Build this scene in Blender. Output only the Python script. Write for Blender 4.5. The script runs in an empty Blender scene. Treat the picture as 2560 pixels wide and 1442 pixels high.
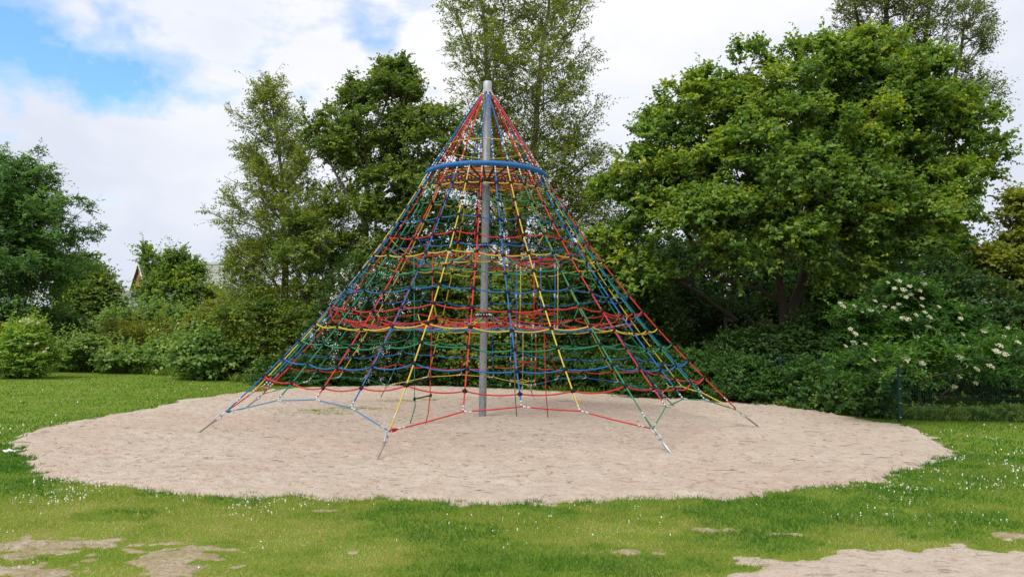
import bpy, math, random
import numpy as np
from mathutils import Vector, Matrix
PI = math.pi
RNG = np.random.default_rng(7); random.seed(7)
C = bpy.context.scene
COL = C.collection

# ------------------------------------------------------------------ camera
F_PX, CAMY, CAMZ = 1824.48, -14.3387, 1.6
FW = np.array([0.03781091, 0.99717164, 0.06495424])
RT = np.array([0.99916234, -0.03874438, 0.01317174])
UP = np.array([-0.0156511, -0.06440179, 0.99780131])
ORG = np.array([0, CAMY, CAMZ])
cd = bpy.data.cameras.new('camera'); cam = bpy.data.objects.new('camera', cd); COL.objects.link(cam)
cd.sensor_width = 36; cd.lens = F_PX / 2560 * 36; cd.clip_end = 2000; cd.clip_start = 0.05
M = Matrix.Identity(4)
for i in range(3):
    M[i][0] = RT[i]; M[i][1] = UP[i]; M[i][2] = -FW[i]; M[i][3] = ORG[i]
cam.matrix_world = M
C.camera = cam

# ------------------------------------------------------------------ light
SUN_EL, SUN_AZ = math.radians(52), math.radians(222)     # azimuth clockwise from +Y: behind the camera, to the left
sd = np.array([math.sin(SUN_AZ) * math.cos(SUN_EL), math.cos(SUN_AZ) * math.cos(SUN_EL), math.sin(SUN_EL)])
sl = bpy.data.lights.new('sun', 'SUN'); sl.energy = 2.1; sl.angle = math.radians(24); sl.color = (1, .96, .9)
so = bpy.data.objects.new('sun', sl); COL.objects.link(so)
so.rotation_euler = Vector(-sd).to_track_quat('-Z', 'Y').to_euler()
C.view_settings.view_transform = 'Standard'; C.view_settings.look = 'None'
C.view_settings.exposure = 0.5; C.view_settings.gamma = 1

W = bpy.data.worlds.new('World'); C.world = W; W.use_nodes = True
nt = W.node_tree; nt.nodes.clear()
def N(nt, typ, **k):
    n = nt.nodes.new(typ)
    for a, b in k.items():
        if a.startswith('_'):
            n.inputs[int(a[1:])].default_value = b
        else:
            setattr(n, a, b)
    return n
def math_(nt, op, a, b=None, clamp=False):
    n = nt.nodes.new('ShaderNodeMath'); n.operation = op; n.use_clamp = clamp
    for i, v in enumerate((a, b)):
        if v is None: continue
        if isinstance(v, (int, float)): n.inputs[i].default_value = v
        else: nt.links.new(v, n.inputs[i])
    return n.outputs[0]
def ramp(nt, fac, stops, interp='LINEAR'):
    n = nt.nodes.new('ShaderNodeValToRGB'); n.color_ramp.interpolation = interp
    e = n.color_ramp.elements
    while len(e) < len(stops): e.new(0.5)
    for i, (p, c) in enumerate(stops):
        e[i].position = p; e[i].color = (*c, 1) if len(c) == 3 else c
    if fac is not None: nt.links.new(fac, n.inputs[0])
    return n.outputs[0]
def noise(nt, vec, scale, detail=4, rough=.55, dist=0.):
    n = nt.nodes.new('ShaderNodeTexNoise'); n.inputs['Scale'].default_value = scale
    n.inputs['Detail'].default_value = detail; n.inputs['Roughness'].default_value = rough
    n.inputs['Distortion'].default_value = dist
    if vec is not None: nt.links.new(vec, n.inputs['Vector'])
    return n.outputs['Fac']
def mixc(nt, fac, a, b, mode='MIX'):
    n = nt.nodes.new('ShaderNodeMix'); n.data_type = 'RGBA'; n.blend_type = mode
    for sock, v in ((n.inputs[0], fac), (n.inputs[6], a), (n.inputs[7], b)):
        if isinstance(v, (int, float)): sock.default_value = v
        elif isinstance(v, tuple): sock.default_value = (*v, 1)
        else: nt.links.new(v, sock)
    return n.outputs[2]

sky = N(nt, 'ShaderNodeTexSky', sky_type='NISHITA', sun_disc=False)
sky.sun_elevation = SUN_EL; sky.sun_rotation = SUN_AZ; sky.air_density = 1.1; sky.dust_density = .3; sky.ozone_density = 3
tc = N(nt, 'ShaderNodeTexCoord')
sep = N(nt, 'ShaderNodeSeparateXYZ'); nt.links.new(tc.outputs['Generated'], sep.inputs[0])
mp = N(nt, 'ShaderNodeMapping'); mp.inputs['Scale'].default_value = (1, 1, 2.0); nt.links.new(tc.outputs['Generated'], mp.inputs[0])
n1 = noise(nt, mp.outputs[0], 3.4, 8, .6, .15)
n2 = noise(nt, mp.outputs[0], 7.5, 7, .58, .1)
n3 = noise(nt, mp.outputs[0], 2.2, 4, .5, 0)
# breaks in the cloud: directions where the blue shows through
nv = N(nt, 'ShaderNodeTexNoise'); nv.inputs['Scale'].default_value = 7; nv.inputs['Detail'].default_value = 6; nv.inputs['Roughness'].default_value = .6; nt.links.new(tc.outputs['Generated'], nv.inputs['Vector'])
nv1 = N(nt, 'ShaderNodeVectorMath', operation='SUBTRACT'); nt.links.new(nv.outputs['Color'], nv1.inputs[0]); nv1.inputs[1].default_value = (.5, .5, .5)
nv2 = N(nt, 'ShaderNodeVectorMath', operation='SCALE'); nt.links.new(nv1.outputs[0], nv2.inputs[0]); nv2.inputs['Scale'].default_value = .16
nv3 = N(nt, 'ShaderNodeVectorMath', operation='ADD'); nt.links.new(nv2.outputs[0], nv3.inputs[0]); nt.links.new(tc.outputs['Generated'], nv3.inputs[1])
def gap(px, py, width, amp):
    v = FW + RT * (px - 1280) / F_PX + UP * (721 - py) / F_PX; v = v / np.linalg.norm(v)
    d = N(nt, 'ShaderNodeVectorMath', operation='DISTANCE'); nt.links.new(nv3.outputs[0], d.inputs[0]); d.inputs[1].default_value = tuple(v)
    q = math_(nt, 'DIVIDE', d.outputs['Value'], width); q = math_(nt, 'MULTIPLY', q, q); q = math_(nt, 'MULTIPLY', q, -1.)
    return math_(nt, 'MULTIPLY', math_(nt, 'EXPONENT', q), amp)
g = None
for a in ((270, 215, .042, .62), (190, 165, .03, .5), (380, 225, .036, .4), (10, 70, .045, .5), (60, 275, .04, .3), (905, 42, .024, .34), (-400, 150, .12, .5), (300, 10, .035, .42), (130, 95, .04, .35), (-300, -500, .3, .5), (700, -700, .25, .4)):
    v = gap(*a); g = v if g is None else math_(nt, 'ADD', g, v)
m = math_(nt, 'ADD', g, math_(nt, 'MULTIPLY', math_(nt, 'SUBTRACT', n1, .5), 1.5))
m = math_(nt, 'ADD', m, math_(nt, 'MULTIPLY', math_(nt, 'SUBTRACT', n2, .5), 1.5))
blue = ramp(nt, m, [(.26, (0, 0, 0)), (.5, (.5, .5, .5)), (.85, (.97,) * 3)])
skyc = mixc(nt, 1., sky.outputs[0], (.95, 1.3, 1.5), 'MULTIPLY')
bt = math_(nt, 'MULTIPLY', math_(nt, 'SUBTRACT', n3, .5), 1.3)
el = math_(nt, 'ADD', sep.outputs['Z'], math_(nt, 'MULTIPLY', bt, .6))
el = math_(nt, 'ADD', el, math_(nt, 'MULTIPLY', math_(nt, 'SUBTRACT', n2, .5), .35))
cl = ramp(nt, el, [(.0, (4.5, 4.7, 5.3)), (.13, (4.5, 4.75, 5.5)), (.27, (5.2, 5.4, 5.9)), (.42, (5.9, 5.9, 6.1)), (1, (5.5, 5.6, 5.9))])
out = mixc(nt, blue, cl, skyc)
bg = N(nt, 'ShaderNodeBackground'); bg.inputs[1].default_value = .12; nt.links.new(out, bg.inputs[0])
wo = N(nt, 'ShaderNodeOutputWorld'); nt.links.new(bg.outputs[0], wo.inputs[0])

# ------------------------------------------------------------------ helpers
def at(px, py, Y):
    v = FW + RT * (px - 1280) / F_PX + UP * (721 - py) / F_PX
    return ORG + v * ((Y - CAMY) / v[1])
def ground_at(px, Y):
    p = at(px, 850, Y); p[2] = 0; return p
def tagp(o, label=None, cat=None, group=None, kind=None):
    if label: o['label'] = label
    if cat: o['category'] = cat
    if group: o['group'] = group
    if kind: o['kind'] = kind
    return o
def empty(name, loc, label, cat, group=None):
    o = bpy.data.objects.new(name, None); COL.objects.link(o); o.location = tuple(loc); o.empty_display_size = .2
    return tagp(o, label, cat, group)
class MB:
    def __init__(s): s.v = []; s.f = []; s.m = []; s.n = 0
    def add(s, v, f, mi=0):
        v = np.asarray(v, float)
        s.v.append(v); s.f += [tuple(int(i) + s.n for i in q) for q in f]; s.m += [mi] * len(f); s.n += len(v); return s
    def tube(s, pts, r, n=6, mi=0, closed=False, caps=True):
        P = np.asarray(pts, float); k = len(P)
        r = np.broadcast_to(np.asarray(r, float), (k,))
        T = (np.roll(P, -1, 0) - np.roll(P, 1, 0)) if closed else np.gradient(P, axis=0)
        T /= np.linalg.norm(T, axis=1)[:, None] + 1e-12
        ref = np.array([0, 0, 1.]) if abs(T[0][2]) < .9 else np.array([1., 0, 0])
        V = []; a = np.cross(T[0], ref); a /= np.linalg.norm(a)
        th = np.arange(n) * 2 * PI / n
        for i in range(k):
            a = a - T[i] * (a @ T[i]); a /= np.linalg.norm(a); b = np.cross(T[i], a)
            V.append(P[i] + r[i] * (np.cos(th)[:, None] * a + np.sin(th)[:, None] * b))
        V = np.concatenate(V); Fc = []
        for i in range(k if closed else k - 1):
            j = (i + 1) % k
            for q in range(n): Fc.append((i * n + q, i * n + (q + 1) % n, j * n + (q + 1) % n, j * n + q))
        if caps and not closed: Fc.append(tuple(range(n))[::-1]); Fc.append(tuple((k - 1) * n + q for q in range(n)))
        return s.add(V, Fc, mi)
    def box(s, lo, hi, mi=0, mat=None):
        x0, y0, z0 = lo; x1, y1, z1 = hi
        v = np.array([(x0, y0, z0), (x1, y0, z0), (x1, y1, z0), (x0, y1, z0), (x0, y0, z1), (x1, y0, z1), (x1, y1, z1), (x0, y1, z1)], float)
        if mat is not None: v = v @ np.array(mat)[:3, :3].T + np.array(mat)[:3, 3]
        return s.add(v, [(0, 3, 2, 1), (4, 5, 6, 7), (0, 1, 5, 4), (1, 2, 6, 5), (2, 3, 7, 6), (3, 0, 4, 7)], mi)
    def build(s, name, mats, parent=None, smooth=True, loc=None):
        me = bpy.data.meshes.new(name); V = np.concatenate(s.v)
        pl = np.zeros(3)
        if parent is not None: pl = np.array(wloc(parent))
        if loc is not None: pl = np.asarray(loc, float)
        me.from_pydata((V - pl).tolist(), [], s.f)
        for m in (mats if isinstance(mats, (list, tuple)) else [mats]): me.materials.append(m)
        me.polygons.foreach_set('material_index', s.m)
        me.polygons.foreach_set('use_smooth', [smooth] * len(s.f)); me.update()
        o = bpy.data.objects.new(name, me); COL.objects.link(o)
        if parent is not None:
            o.parent = parent
            if loc is not None: o.location = tuple(pl - np.array(wloc(parent)))
        else: o.location = tuple(pl)
        return o
def wloc(o):
    l = Vector(o.location)
    while o.parent: o = o.parent; l = l + Vector(o.location)
    return l
def quads(name, V, nper, mat, parent=None, attrs=None, smooth=False):
    """V: (N, nper, 3) -> N separate polygons in one mesh"""
    n = len(V); me = bpy.data.meshes.new(name)
    pl = np.array(wloc(parent)) if parent is not None else np.zeros(3)
    co = (V.reshape(-1, 3) - pl).astype(np.float32)
    me.vertices.add(n * nper); me.vertices.foreach_set('co', co.ravel())
    me.loops.add(n * nper); me.loops.foreach_set('vertex_index', np.arange(n * nper, dtype=np.int32))
    me.polygons.add(n); me.polygons.foreach_set('loop_start', np.arange(n, dtype=np.int32) * nper)
    if smooth: me.polygons.foreach_set('use_smooth', np.ones(n, bool))
    me.materials.append(mat)
    for k, a in (attrs or {}).items():
        at_ = me.attributes.new(k, 'FLOAT', 'POINT'); at_.data.foreach_set('value', np.repeat(a, nper).astype(np.float32))
    me.update(calc_edges=True)
    o = bpy.data.objects.new(name, me); COL.objects.link(o)
    if parent is not None: o.parent = parent
    return o
def nrm(v): return v / (np.linalg.norm(v, axis=-1, keepdims=True) + 1e-9)
def _h(i, j, s):
    n = (i.astype(np.int64) * 374761393 + j.astype(np.int64) * 668265263 + s * 1274126177) & 0x7fffffff
    n = ((n ^ (n >> 13)) * 1274126177) & 0x7fffffff
    return ((n ^ (n >> 16)) & 0xffff) / 65535.
def vn(x, y, s=0):
    i = np.floor(x); j = np.floor(y); u = x - i; v = y - j
    u = u * u * (3 - 2 * u); v = v * v * (3 - 2 * v)
    return (_h(i, j, s) * (1 - u) + _h(i + 1, j, s) * u) * (1 - v) + (_h(i, j + 1, s) * (1 - u) + _h(i + 1, j + 1, s) * u) * v
def fbm(x, y, s=0, o=4):
    t = 0; a = .5
    for k in range(o): t = t + a * vn(x * 2 ** k + 17 * k, y * 2 ** k - 9 * k, s + k); a *= .5
    return t / (1 - .5 ** o)

# ------------------------------------------------------------------ materials
def mat(name):
    m = bpy.data.materials.new(name); m.use_nodes = True
    nt = m.node_tree; b = nt.nodes['Principled BSDF']; return m, nt, b
def plain(name, col, rough=.6, metal=0., bump=None, var=.15, spec=.4):
    m, nt, b = mat(name)
    t = N(nt, 'ShaderNodeTexCoord'); f = noise(nt, t.outputs['Object'], 9, 5, .6)
    c = mixc(nt, f, tuple(x * (1 - var) for x in col), tuple(min(1, x * (1 + var)) for x in col))
    nt.links.new(c, b.inputs['Base Color']); b.inputs['Roughness'].default_value = rough
    b.inputs['Metallic'].default_value = metal; b.inputs['Specular IOR Level'].default_value = spec
    if bump:
        bn = N(nt, 'ShaderNodeBump'); bn.inputs['Strength'].default_value = bump[1]; bn.inputs['Distance'].default_value = bump[2]
        nt.links.new(noise(nt, t.outputs['Object'], bump[0], 3), bn.inputs['Height']); nt.links.new(bn.outputs[0], b.inputs['Normal'])
    return m
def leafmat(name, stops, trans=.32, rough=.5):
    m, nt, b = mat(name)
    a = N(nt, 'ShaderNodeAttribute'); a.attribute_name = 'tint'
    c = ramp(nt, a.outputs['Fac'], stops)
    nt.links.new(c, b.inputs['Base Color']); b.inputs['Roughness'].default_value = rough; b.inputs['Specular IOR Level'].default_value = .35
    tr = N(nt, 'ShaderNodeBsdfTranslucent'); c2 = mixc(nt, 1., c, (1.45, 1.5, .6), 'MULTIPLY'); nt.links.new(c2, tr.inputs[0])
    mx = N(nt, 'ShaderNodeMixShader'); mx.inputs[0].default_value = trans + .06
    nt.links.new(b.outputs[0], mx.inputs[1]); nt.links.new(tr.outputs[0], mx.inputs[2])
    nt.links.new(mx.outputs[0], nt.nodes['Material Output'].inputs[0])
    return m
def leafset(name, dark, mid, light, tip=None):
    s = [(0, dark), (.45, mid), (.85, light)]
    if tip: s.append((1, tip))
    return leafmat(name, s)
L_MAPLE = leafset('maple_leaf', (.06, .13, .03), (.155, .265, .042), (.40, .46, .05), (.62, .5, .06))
L_ASH = leafset('ash_leaf', (.08, .13, .02), (.18, .24, .026), (.33, .36, .035))
L_BROAD = leafset('broad_leaf', (.055, .115, .025), (.135, .215, .035), (.30, .35, .045))
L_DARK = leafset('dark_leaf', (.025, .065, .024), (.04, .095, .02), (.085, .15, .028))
L_CHERRY = leafset('cherry_leaf', (.05, .13, .045), (.11, .24, .065), (.23, .35, .07), (.28, .2, .08))
L_YELLOW = leafset('yellow_green_leaf', (.12, .17, .03), (.26, .30, .04), (.42, .40, .04), (.45, .29, .08))
L_BRAMBLE = leafset('bramble_leaf', (.07, .16, .045), (.17, .29, .07), (.34, .43, .10))
L_IVY = leafset('ivy_leaf', (.02, .065, .016), (.045, .12, .022), (.10, .2, .032), (.2, .3, .035))
L_POPLAR = leafset('poplar_leaf', (.07, .10, .035), (.14, .18, .05), (.24, .27, .075))
L_ELDER = leafset('elder_leaf', (.02, .07, .012), (.05, .14, .02), (.15, .29, .03))
L_FRESH = leafset('fresh_elder_leaf', (.06, .16, .03), (.15, .29, .04), (.32, .44, .06))
L_GRASS = leafmat('grass_blade', [(0, (.055, .165, .014)), (.28, (.14, .245, .036)), (.55, (.265, .30, .06)), (.82, (.43, .37, .14)), (1, (.54, .44, .23))], .35, .6)
BARK = plain('bark', (.085, .065, .045), .9, bump=(30, .6, .02), var=.35)
BARK_L = plain('pale_bark', (.16, .14, .11), .9, bump=(30, .6, .02), var=.3)
PETAL = plain('cream_petal', (.70, .67, .46), .7, var=.12)
PETAL_W = plain('white_petal', (.82, .8, .74), .7, var=.1)
def rope(name, col):
    m, nt, b = mat(name)
    t = N(nt, 'ShaderNodeTexCoord')
    f = noise(nt, t.outputs['Object'], 3, 5, .7)
    f2 = noise(nt, t.outputs['Object'], 160, 2, .6)
    c = mixc(nt, f, tuple(x * .75 for x in col), tuple(min(.85, x * 1.15 + .005) for x in col))
    c = mixc(nt, math_(nt, 'MULTIPLY', f2, .08), c, (.3, .29, .27))
    nt.links.new(c, b.inputs['Base Color']); b.inputs['Roughness'].default_value = .6; b.inputs['Specular IOR Level'].default_value = .2
    bn = N(nt, 'ShaderNodeBump'); bn.inputs['Strength'].default_value = .5; bn.inputs['Distance'].default_value = .004
    nt.links.new(f2, bn.inputs['Height']); nt.links.new(bn.outputs[0], b.inputs['Normal'])
    return m
ROPE = {'R': rope('red_rope', (.52, .022, .02)), 'B': rope('blue_rope', (.005, .12, .36)), 'G': rope('green_rope', (.006, .2, .10)),
        'Y': rope('yellow_rope', (.56, .42, .045)), 'P': rope('pale_blue_rope', (.06, .2, .4)), 'K': rope('dark_rope', (.012, .012, .012))}
STEEL = plain('galvanised_steel', (.42, .43, .44), .48, .75, bump=(60, .25, .002), var=.25)
STEEL_CAP = plain('steel_cap', (.42, .43, .47), .5, .3, var=.12)
RUST = plain('weathered_steel', (.30, .26, .22), .7, .5, bump=(80, .4, .003), var=.5)
ALU = plain('aluminium_ferrule', (.5, .5, .49), .45, .4, var=.12)
BLACK = plain('black_plastic', (.006, .006, .007), .6, spec=.25)
def mastmat():
    m, nt, b = mat('galvanised_mast')
    t = N(nt, 'ShaderNodeTexCoord'); mpn = N(nt, 'ShaderNodeMapping'); mpn.inputs['Scale'].default_value = (1, 1, .25); nt.links.new(t.outputs['Object'], mpn.inputs[0])
    f = noise(nt, mpn.outputs[0], 22, 6, .7); v = N(nt, 'ShaderNodeTexVoronoi'); v.inputs['Scale'].default_value = 45; nt.links.new(t.outputs['Object'], v.inputs[0])
    c = ramp(nt, f, [(.3, (.09, .11, .135)), (.5, (.14, .168, .20)), (.72, (.22, .25, .285))])
    c = mixc(nt, .18, c, v.outputs['Color']); nt.links.new(mixc(nt, .8, v.outputs['Color'], c) if False else c, b.inputs['Base Color'])
    hs = N(nt, 'ShaderNodeHueSaturation'); hs.inputs['Saturation'].default_value = .55; nt.links.new(c, hs.inputs['Color']); nt.links.new(hs.outputs[0], b.inputs['Base Color'])
    b.inputs['Roughness'].default_value = .55; b.inputs['Metallic'].default_value = .35
    return m
MAST = mastmat()

# ------------------------------------------------------------------ ground
SAND_PTS = [(-6.69, -3.57), (-7.16, -2.52), (-7.13, -1.37), (-6.97, .12), (-6.97, 2.67), (-6.5, 4.98), (-5.42, 7.3), (-3.2, 8.6), (-1.32, 8.45), (1.1, 7.46), (3.3, 6.25), (5.25, 5.04),
            (6.86, 3.61), (7.51, 1.77), (7.61, .24), (7.99, -.53), (7.55, -2.12), (6.86, -3.85), (5.79, -5.03), (4.59, -5.98), (3.67, -6.45), (2.89, -6.76), (1.99, -6.99), (1.16, -7.15),
            (.37, -7.23), (-.39, -7.18), (-1.18, -7.06), (-1.98, -6.97), (-2.77, -6.91), (-3.32, -6.72), (-4.09, -6.23), (-4.69, -6.14), (-5.29, -5.56)]
PATCH_PTS = [(.9, -10.2), (1.35, -9.55), (1.98, -9.16), (2.33, -8.98), (2.7, -8.85), (3.25, -8.69), (3.71, -8.71), (4.2, -8.73), (5.5, -8.9), (8, -8.5), (12, -9.5), (12, -15), (0, -15), (.4, -11)]
def sdist(x, y, poly):
    P = np.array(poly); Q = np.roll(P, -1, 0); best = np.full(x.shape, 1e9); ins = np.zeros(x.shape, bool)
    for (ax, ay), (bx, by) in zip(P, Q):
        dx, dy = bx - ax, by - ay; t = np.clip(((x - ax) * dx + (y - ay) * dy) / (dx * dx + dy * dy), 0, 1)
        best = np.minimum(best, np.hypot(x - ax - t * dx, y - ay - t * dy))
        c = ((ay > y) != (by > y)) & (x < (bx - ax) * (y - ay) / (by - ay + 1e-12) + ax); ins ^= c
    return np.where(ins, best, -best)
# dents left by feet
NF = 1500
FX = RNG.uniform(-7.5, 8, NF); FY = RNG.uniform(-7.5, 9, NF); FR = RNG.uniform(.05, .13, NF); FA = RNG.uniform(0, PI, NF); FD = RNG.uniform(.010, .030, NF)
def sand_h(x, y):
    s = sdist(x, y, SAND_PTS) + (fbm(x * 1.6, y * 1.6, 5) - .5) * .38 + (fbm(x * 6, y * 6, 9) - .5) * .34
    h = np.clip(s * .22, -.12, .03)
    return h + np.where(s > 0, (fbm(x * 1.1, y * 1.1, 31, 3) - .5) * .05, 0)
BLOBS = [(-3.3, -8.75, .75, .35, .8), (-2.9, -9.3, .6, .4, .8), (-2.1, -9.0, .38, .28, .9), (-1.95, -8.75, .3, .12, .8), (-1.9, -9.35, .45, .35, .75), (-1.35, -7.55, .2, .06, .9), (1.95, -8.15, .32, .11, 1.0),
         (2.5, -8.28, .3, .06, .75), (1.1, -8.8, .5, .08, .6), (4.3, -8.35, .3, .12, .7), (2.1, -9.05, .3, .1, .6), (-4.2, -8.9, .7, .5, .7), (-3.7, -9.8, .9, .5, .8)]
def bare_h(x, y, raw=False):
    s = sdist(x, y, PATCH_PTS) + (fbm(x * 2.2, y * 2.2, 15) - .5) * .35 + (fbm(x * 9, y * 9, 19) - .5) * .2
    h = s * .22; far = 0
    for bx, by, rx, ry, a in BLOBS:
        g_ = a * np.exp(-((x - bx) / rx) ** 2 - ((y - by) / ry) ** 2)
        h = np.maximum(h, (g_ + (fbm(x * 3.2, y * 4.2, 22, 5) - .5) * 1.7 + (fbm(x * 13, y * 16, 23, 3) - .5) * 1.1 * np.clip(g_ * 2.5, 0, 1) - .62) * .07)
    if raw: return h
    return np.clip(h, -.12, .007) + (fbm(x * 5, y * 5, 41, 3) - .5) * .014
def grid_sheet(name, x0, x1, y0, y1, step, hf, m, keep=None, detail=None):
    xs = np.arange(x0, x1 + step / 2, step); ys = np.arange(y0, y1 + step / 2, step)
    X, Y = np.meshgrid(xs, ys); Z = hf(X, Y)
    if detail is not None: Z = Z + detail(X, Y)
    nx, ny = len(xs), len(ys)
    V = np.stack([X, Y, Z], -1).reshape(-1, 3)
    i = (np.arange(ny - 1)[:, None] * nx + np.arange(nx - 1)).ravel()
    Q = np.stack([i, i + 1, i + nx + 1, i + nx], 1)
    if keep is not None: Q = Q[(V[Q][:, :, 2].max(1) > keep)]
    used = np.unique(Q); re = np.zeros(len(V), int); re[used] = np.arange(len(used)); V = V[used]; Q = re[Q]
    me = bpy.data.meshes.new(name); me.vertices.add(len(V)); me.vertices.foreach_set('co', V.astype(np.float32).ravel())
    me.loops.add(Q.size); me.loops.foreach_set('vertex_index', Q.astype(np.int32).ravel())
    me.polygons.add(len(Q)); me.polygons.foreach_set('loop_start', np.arange(len(Q), dtype=np.int32) * 4)
    me.polygons.foreach_set('use_smooth', np.ones(len(Q), bool)); me.materials.append(m); me.update(calc_edges=True)
    o = bpy.data.objects.new(name, me); COL.objects.link(o); o['kind'] = 'structure'; return o
def sandmat(name='playground_sand', moss=False):
    m, nt, b = mat(name); t = N(nt, 'ShaderNodeTexCoord'); o = t.outputs['Object']
    mpn = N(nt, 'ShaderNodeMapping'); mpn.inputs['Scale'].default_value = (.55, 1, 1); nt.links.new(o, mpn.inputs[0])
    big = noise(nt, mpn.outputs[0], .55, 4, .6, .5); mid = noise(nt, o, 5, 5, .65); fine = noise(nt, o, 70, 3, .8)
    c = ramp(nt, big, [(.38, (.53, .42, .345)), (.5, (.55, .465, .385)), (.62, (.57, .49, .41))])
    c = mixc(nt, ramp(nt, mid, [(.35, (.55,) * 3), (.7, (0, 0, 0))]), c, (.42,.32,.25))
    c = mixc(nt, ramp(nt, fine, [(.3, (.6,) * 3), (.5, (0, 0, 0))]), c, (.24,.18,.14))
    mp2 = N(nt, 'ShaderNodeMapping'); mp2.inputs['Scale'].default_value = (.6, 1, 1); nt.links.new(o, mp2.inputs[0])
    dim = noise(nt, mp2.outputs[0], 13, 4, .7, .6); c = mixc(nt, ramp(nt, dim, [(.33, (.95,) * 3), (.46, (0, 0, 0))]), c, (.28, .205, .155))  # shade of small dents put into the colour, along with moist dark specks
    c = mixc(nt, ramp(nt, dim, [(.58, (0, 0, 0)), (.75, (.5,) * 3)]), c, (.6, .53, .46))
    v = N(nt, 'ShaderNodeTexVoronoi'); v.inputs['Scale'].default_value = 9; v.inputs['Randomness'].default_value = 1; nt.links.new(o, v.inputs[0])
    sp = ramp(nt, v.outputs['Distance'], [(.03, (.8,) * 3), (.08, (0, 0, 0))]); c = mixc(nt, sp, c, (.2, .15, .11))
    if moss:
        c = mixc(nt, ramp(nt, noise(nt, o, 26, 5, .75), [(.38, (.85,) * 3), (.6, (0, 0, 0))]), c, (.24, .21, .08))
        c = mixc(nt, ramp(nt, noise(nt, o, 4, 4, .6), [(.4, (.7,) * 3), (.62, (0, 0, 0))]), c, (.27, .22, .11))
    nt.links.new(c, b.inputs['Base Color']); b.inputs['Roughness'].default_value = .95; b.inputs['Specular IOR Level'].default_value = .1
    h = math_(nt, 'ADD', math_(nt, 'MULTIPLY', noise(nt, o, 14, 5, .65), 1.), math_(nt, 'MULTIPLY', fine, .25))
    bn = N(nt, 'ShaderNodeBump'); bn.inputs['Strength'].default_value = .8; bn.inputs['Distance'].default_value = .05
    nt.links.new(h, bn.inputs['Height']); nt.links.new(bn.outputs[0], b.inputs['Normal']); return m
SAND = sandmat(); SOIL = sandmat('worn_soil', True)
def lawnmat():
    m, nt, b = mat('lawn_soil'); t = N(nt, 'ShaderNodeTexCoord'); o = t.outputs['Object']
    f = noise(nt, o, 1.3, 5, .6); g_ = noise(nt, o, 30, 3, .7)
    c = ramp(nt, f, [(.35, (.12, .21, .02)), (.55, (.17, .24, .03)), (.75, (.25, .25, .07))])
    c = mixc(nt, math_(nt, 'MULTIPLY', g_, .35), c, (.08, .10, .02))
    nt.links.new(c, b.inputs['Base Color']); b.inputs['Roughness'].default_value = 1; b.inputs['Specular IOR Level'].default_value = .05
    bn = N(nt, 'ShaderNodeBump'); bn.inputs['Strength'].default_value = .8; bn.inputs['Distance'].default_value = .03
    nt.links.new(g_, bn.inputs['Height']); nt.links.new(bn.outputs[0], b.inputs['Normal']); return m
def foot(x, y):
    z = np.zeros_like(x)
    y0, x0, st = y[0, 0], x[0, 0], x[0, 1] - x[0, 0]
    ny, nx = x.shape
    for fx, fy, fr, fa, fd in zip(FX, FY, FR, FA, FD):
        i = int((fx - x0) / st); j = int((fy - y0) / st); k = int(fr * 2.6 / st) + 1
        if i - k < 0 or j - k < 0 or i + k >= nx or j + k >= ny: continue
        sx = x[j - k:j + k, i - k:i + k] - fx; sy = y[j - k:j + k, i - k:i + k] - fy
        a = sx * math.cos(fa) + sy * math.sin(fa); c = -sx * math.sin(fa) + sy * math.cos(fa)
        q = (a / fr) ** 2 + (c / (fr * .5)) ** 2
        z[j - k:j + k, i - k:i + k] += fd * (-np.exp(-q * 1.2) + .55 * np.exp(-(np.sqrt(q) - 1.5) ** 2 * 4))
    return z + (fbm(x * 6, y * 8, 77, 3) - .5) * .036 + (fbm(x * 15, y * 19, 78, 2) - .5) * .02
g = grid_sheet('ground', -160, 160, -30, 290, 20, lambda x, y: x * 0 - .004, lawnmat())
grid_sheet('sand_area', -7.9, 8.9, -7.9, 9.6, .045, sand_h, SAND, -.03, foot)
def patch_only(x, y): return np.where(sdist(x, y, PATCH_PTS) > -.35, bare_h(x, y), -.12)
def worn_only(x, y): return np.where(sdist(x, y, PATCH_PTS) > -.35, -.12, bare_h(x, y))
grid_sheet('sand_path', -1, 12, -14.5, -8.2, .035, patch_only, SAND, -.03)
grid_sheet('bare_soil', -6.5, 9, -12.5, -7.2, .03, worn_only, SOIL, -.03)

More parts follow.
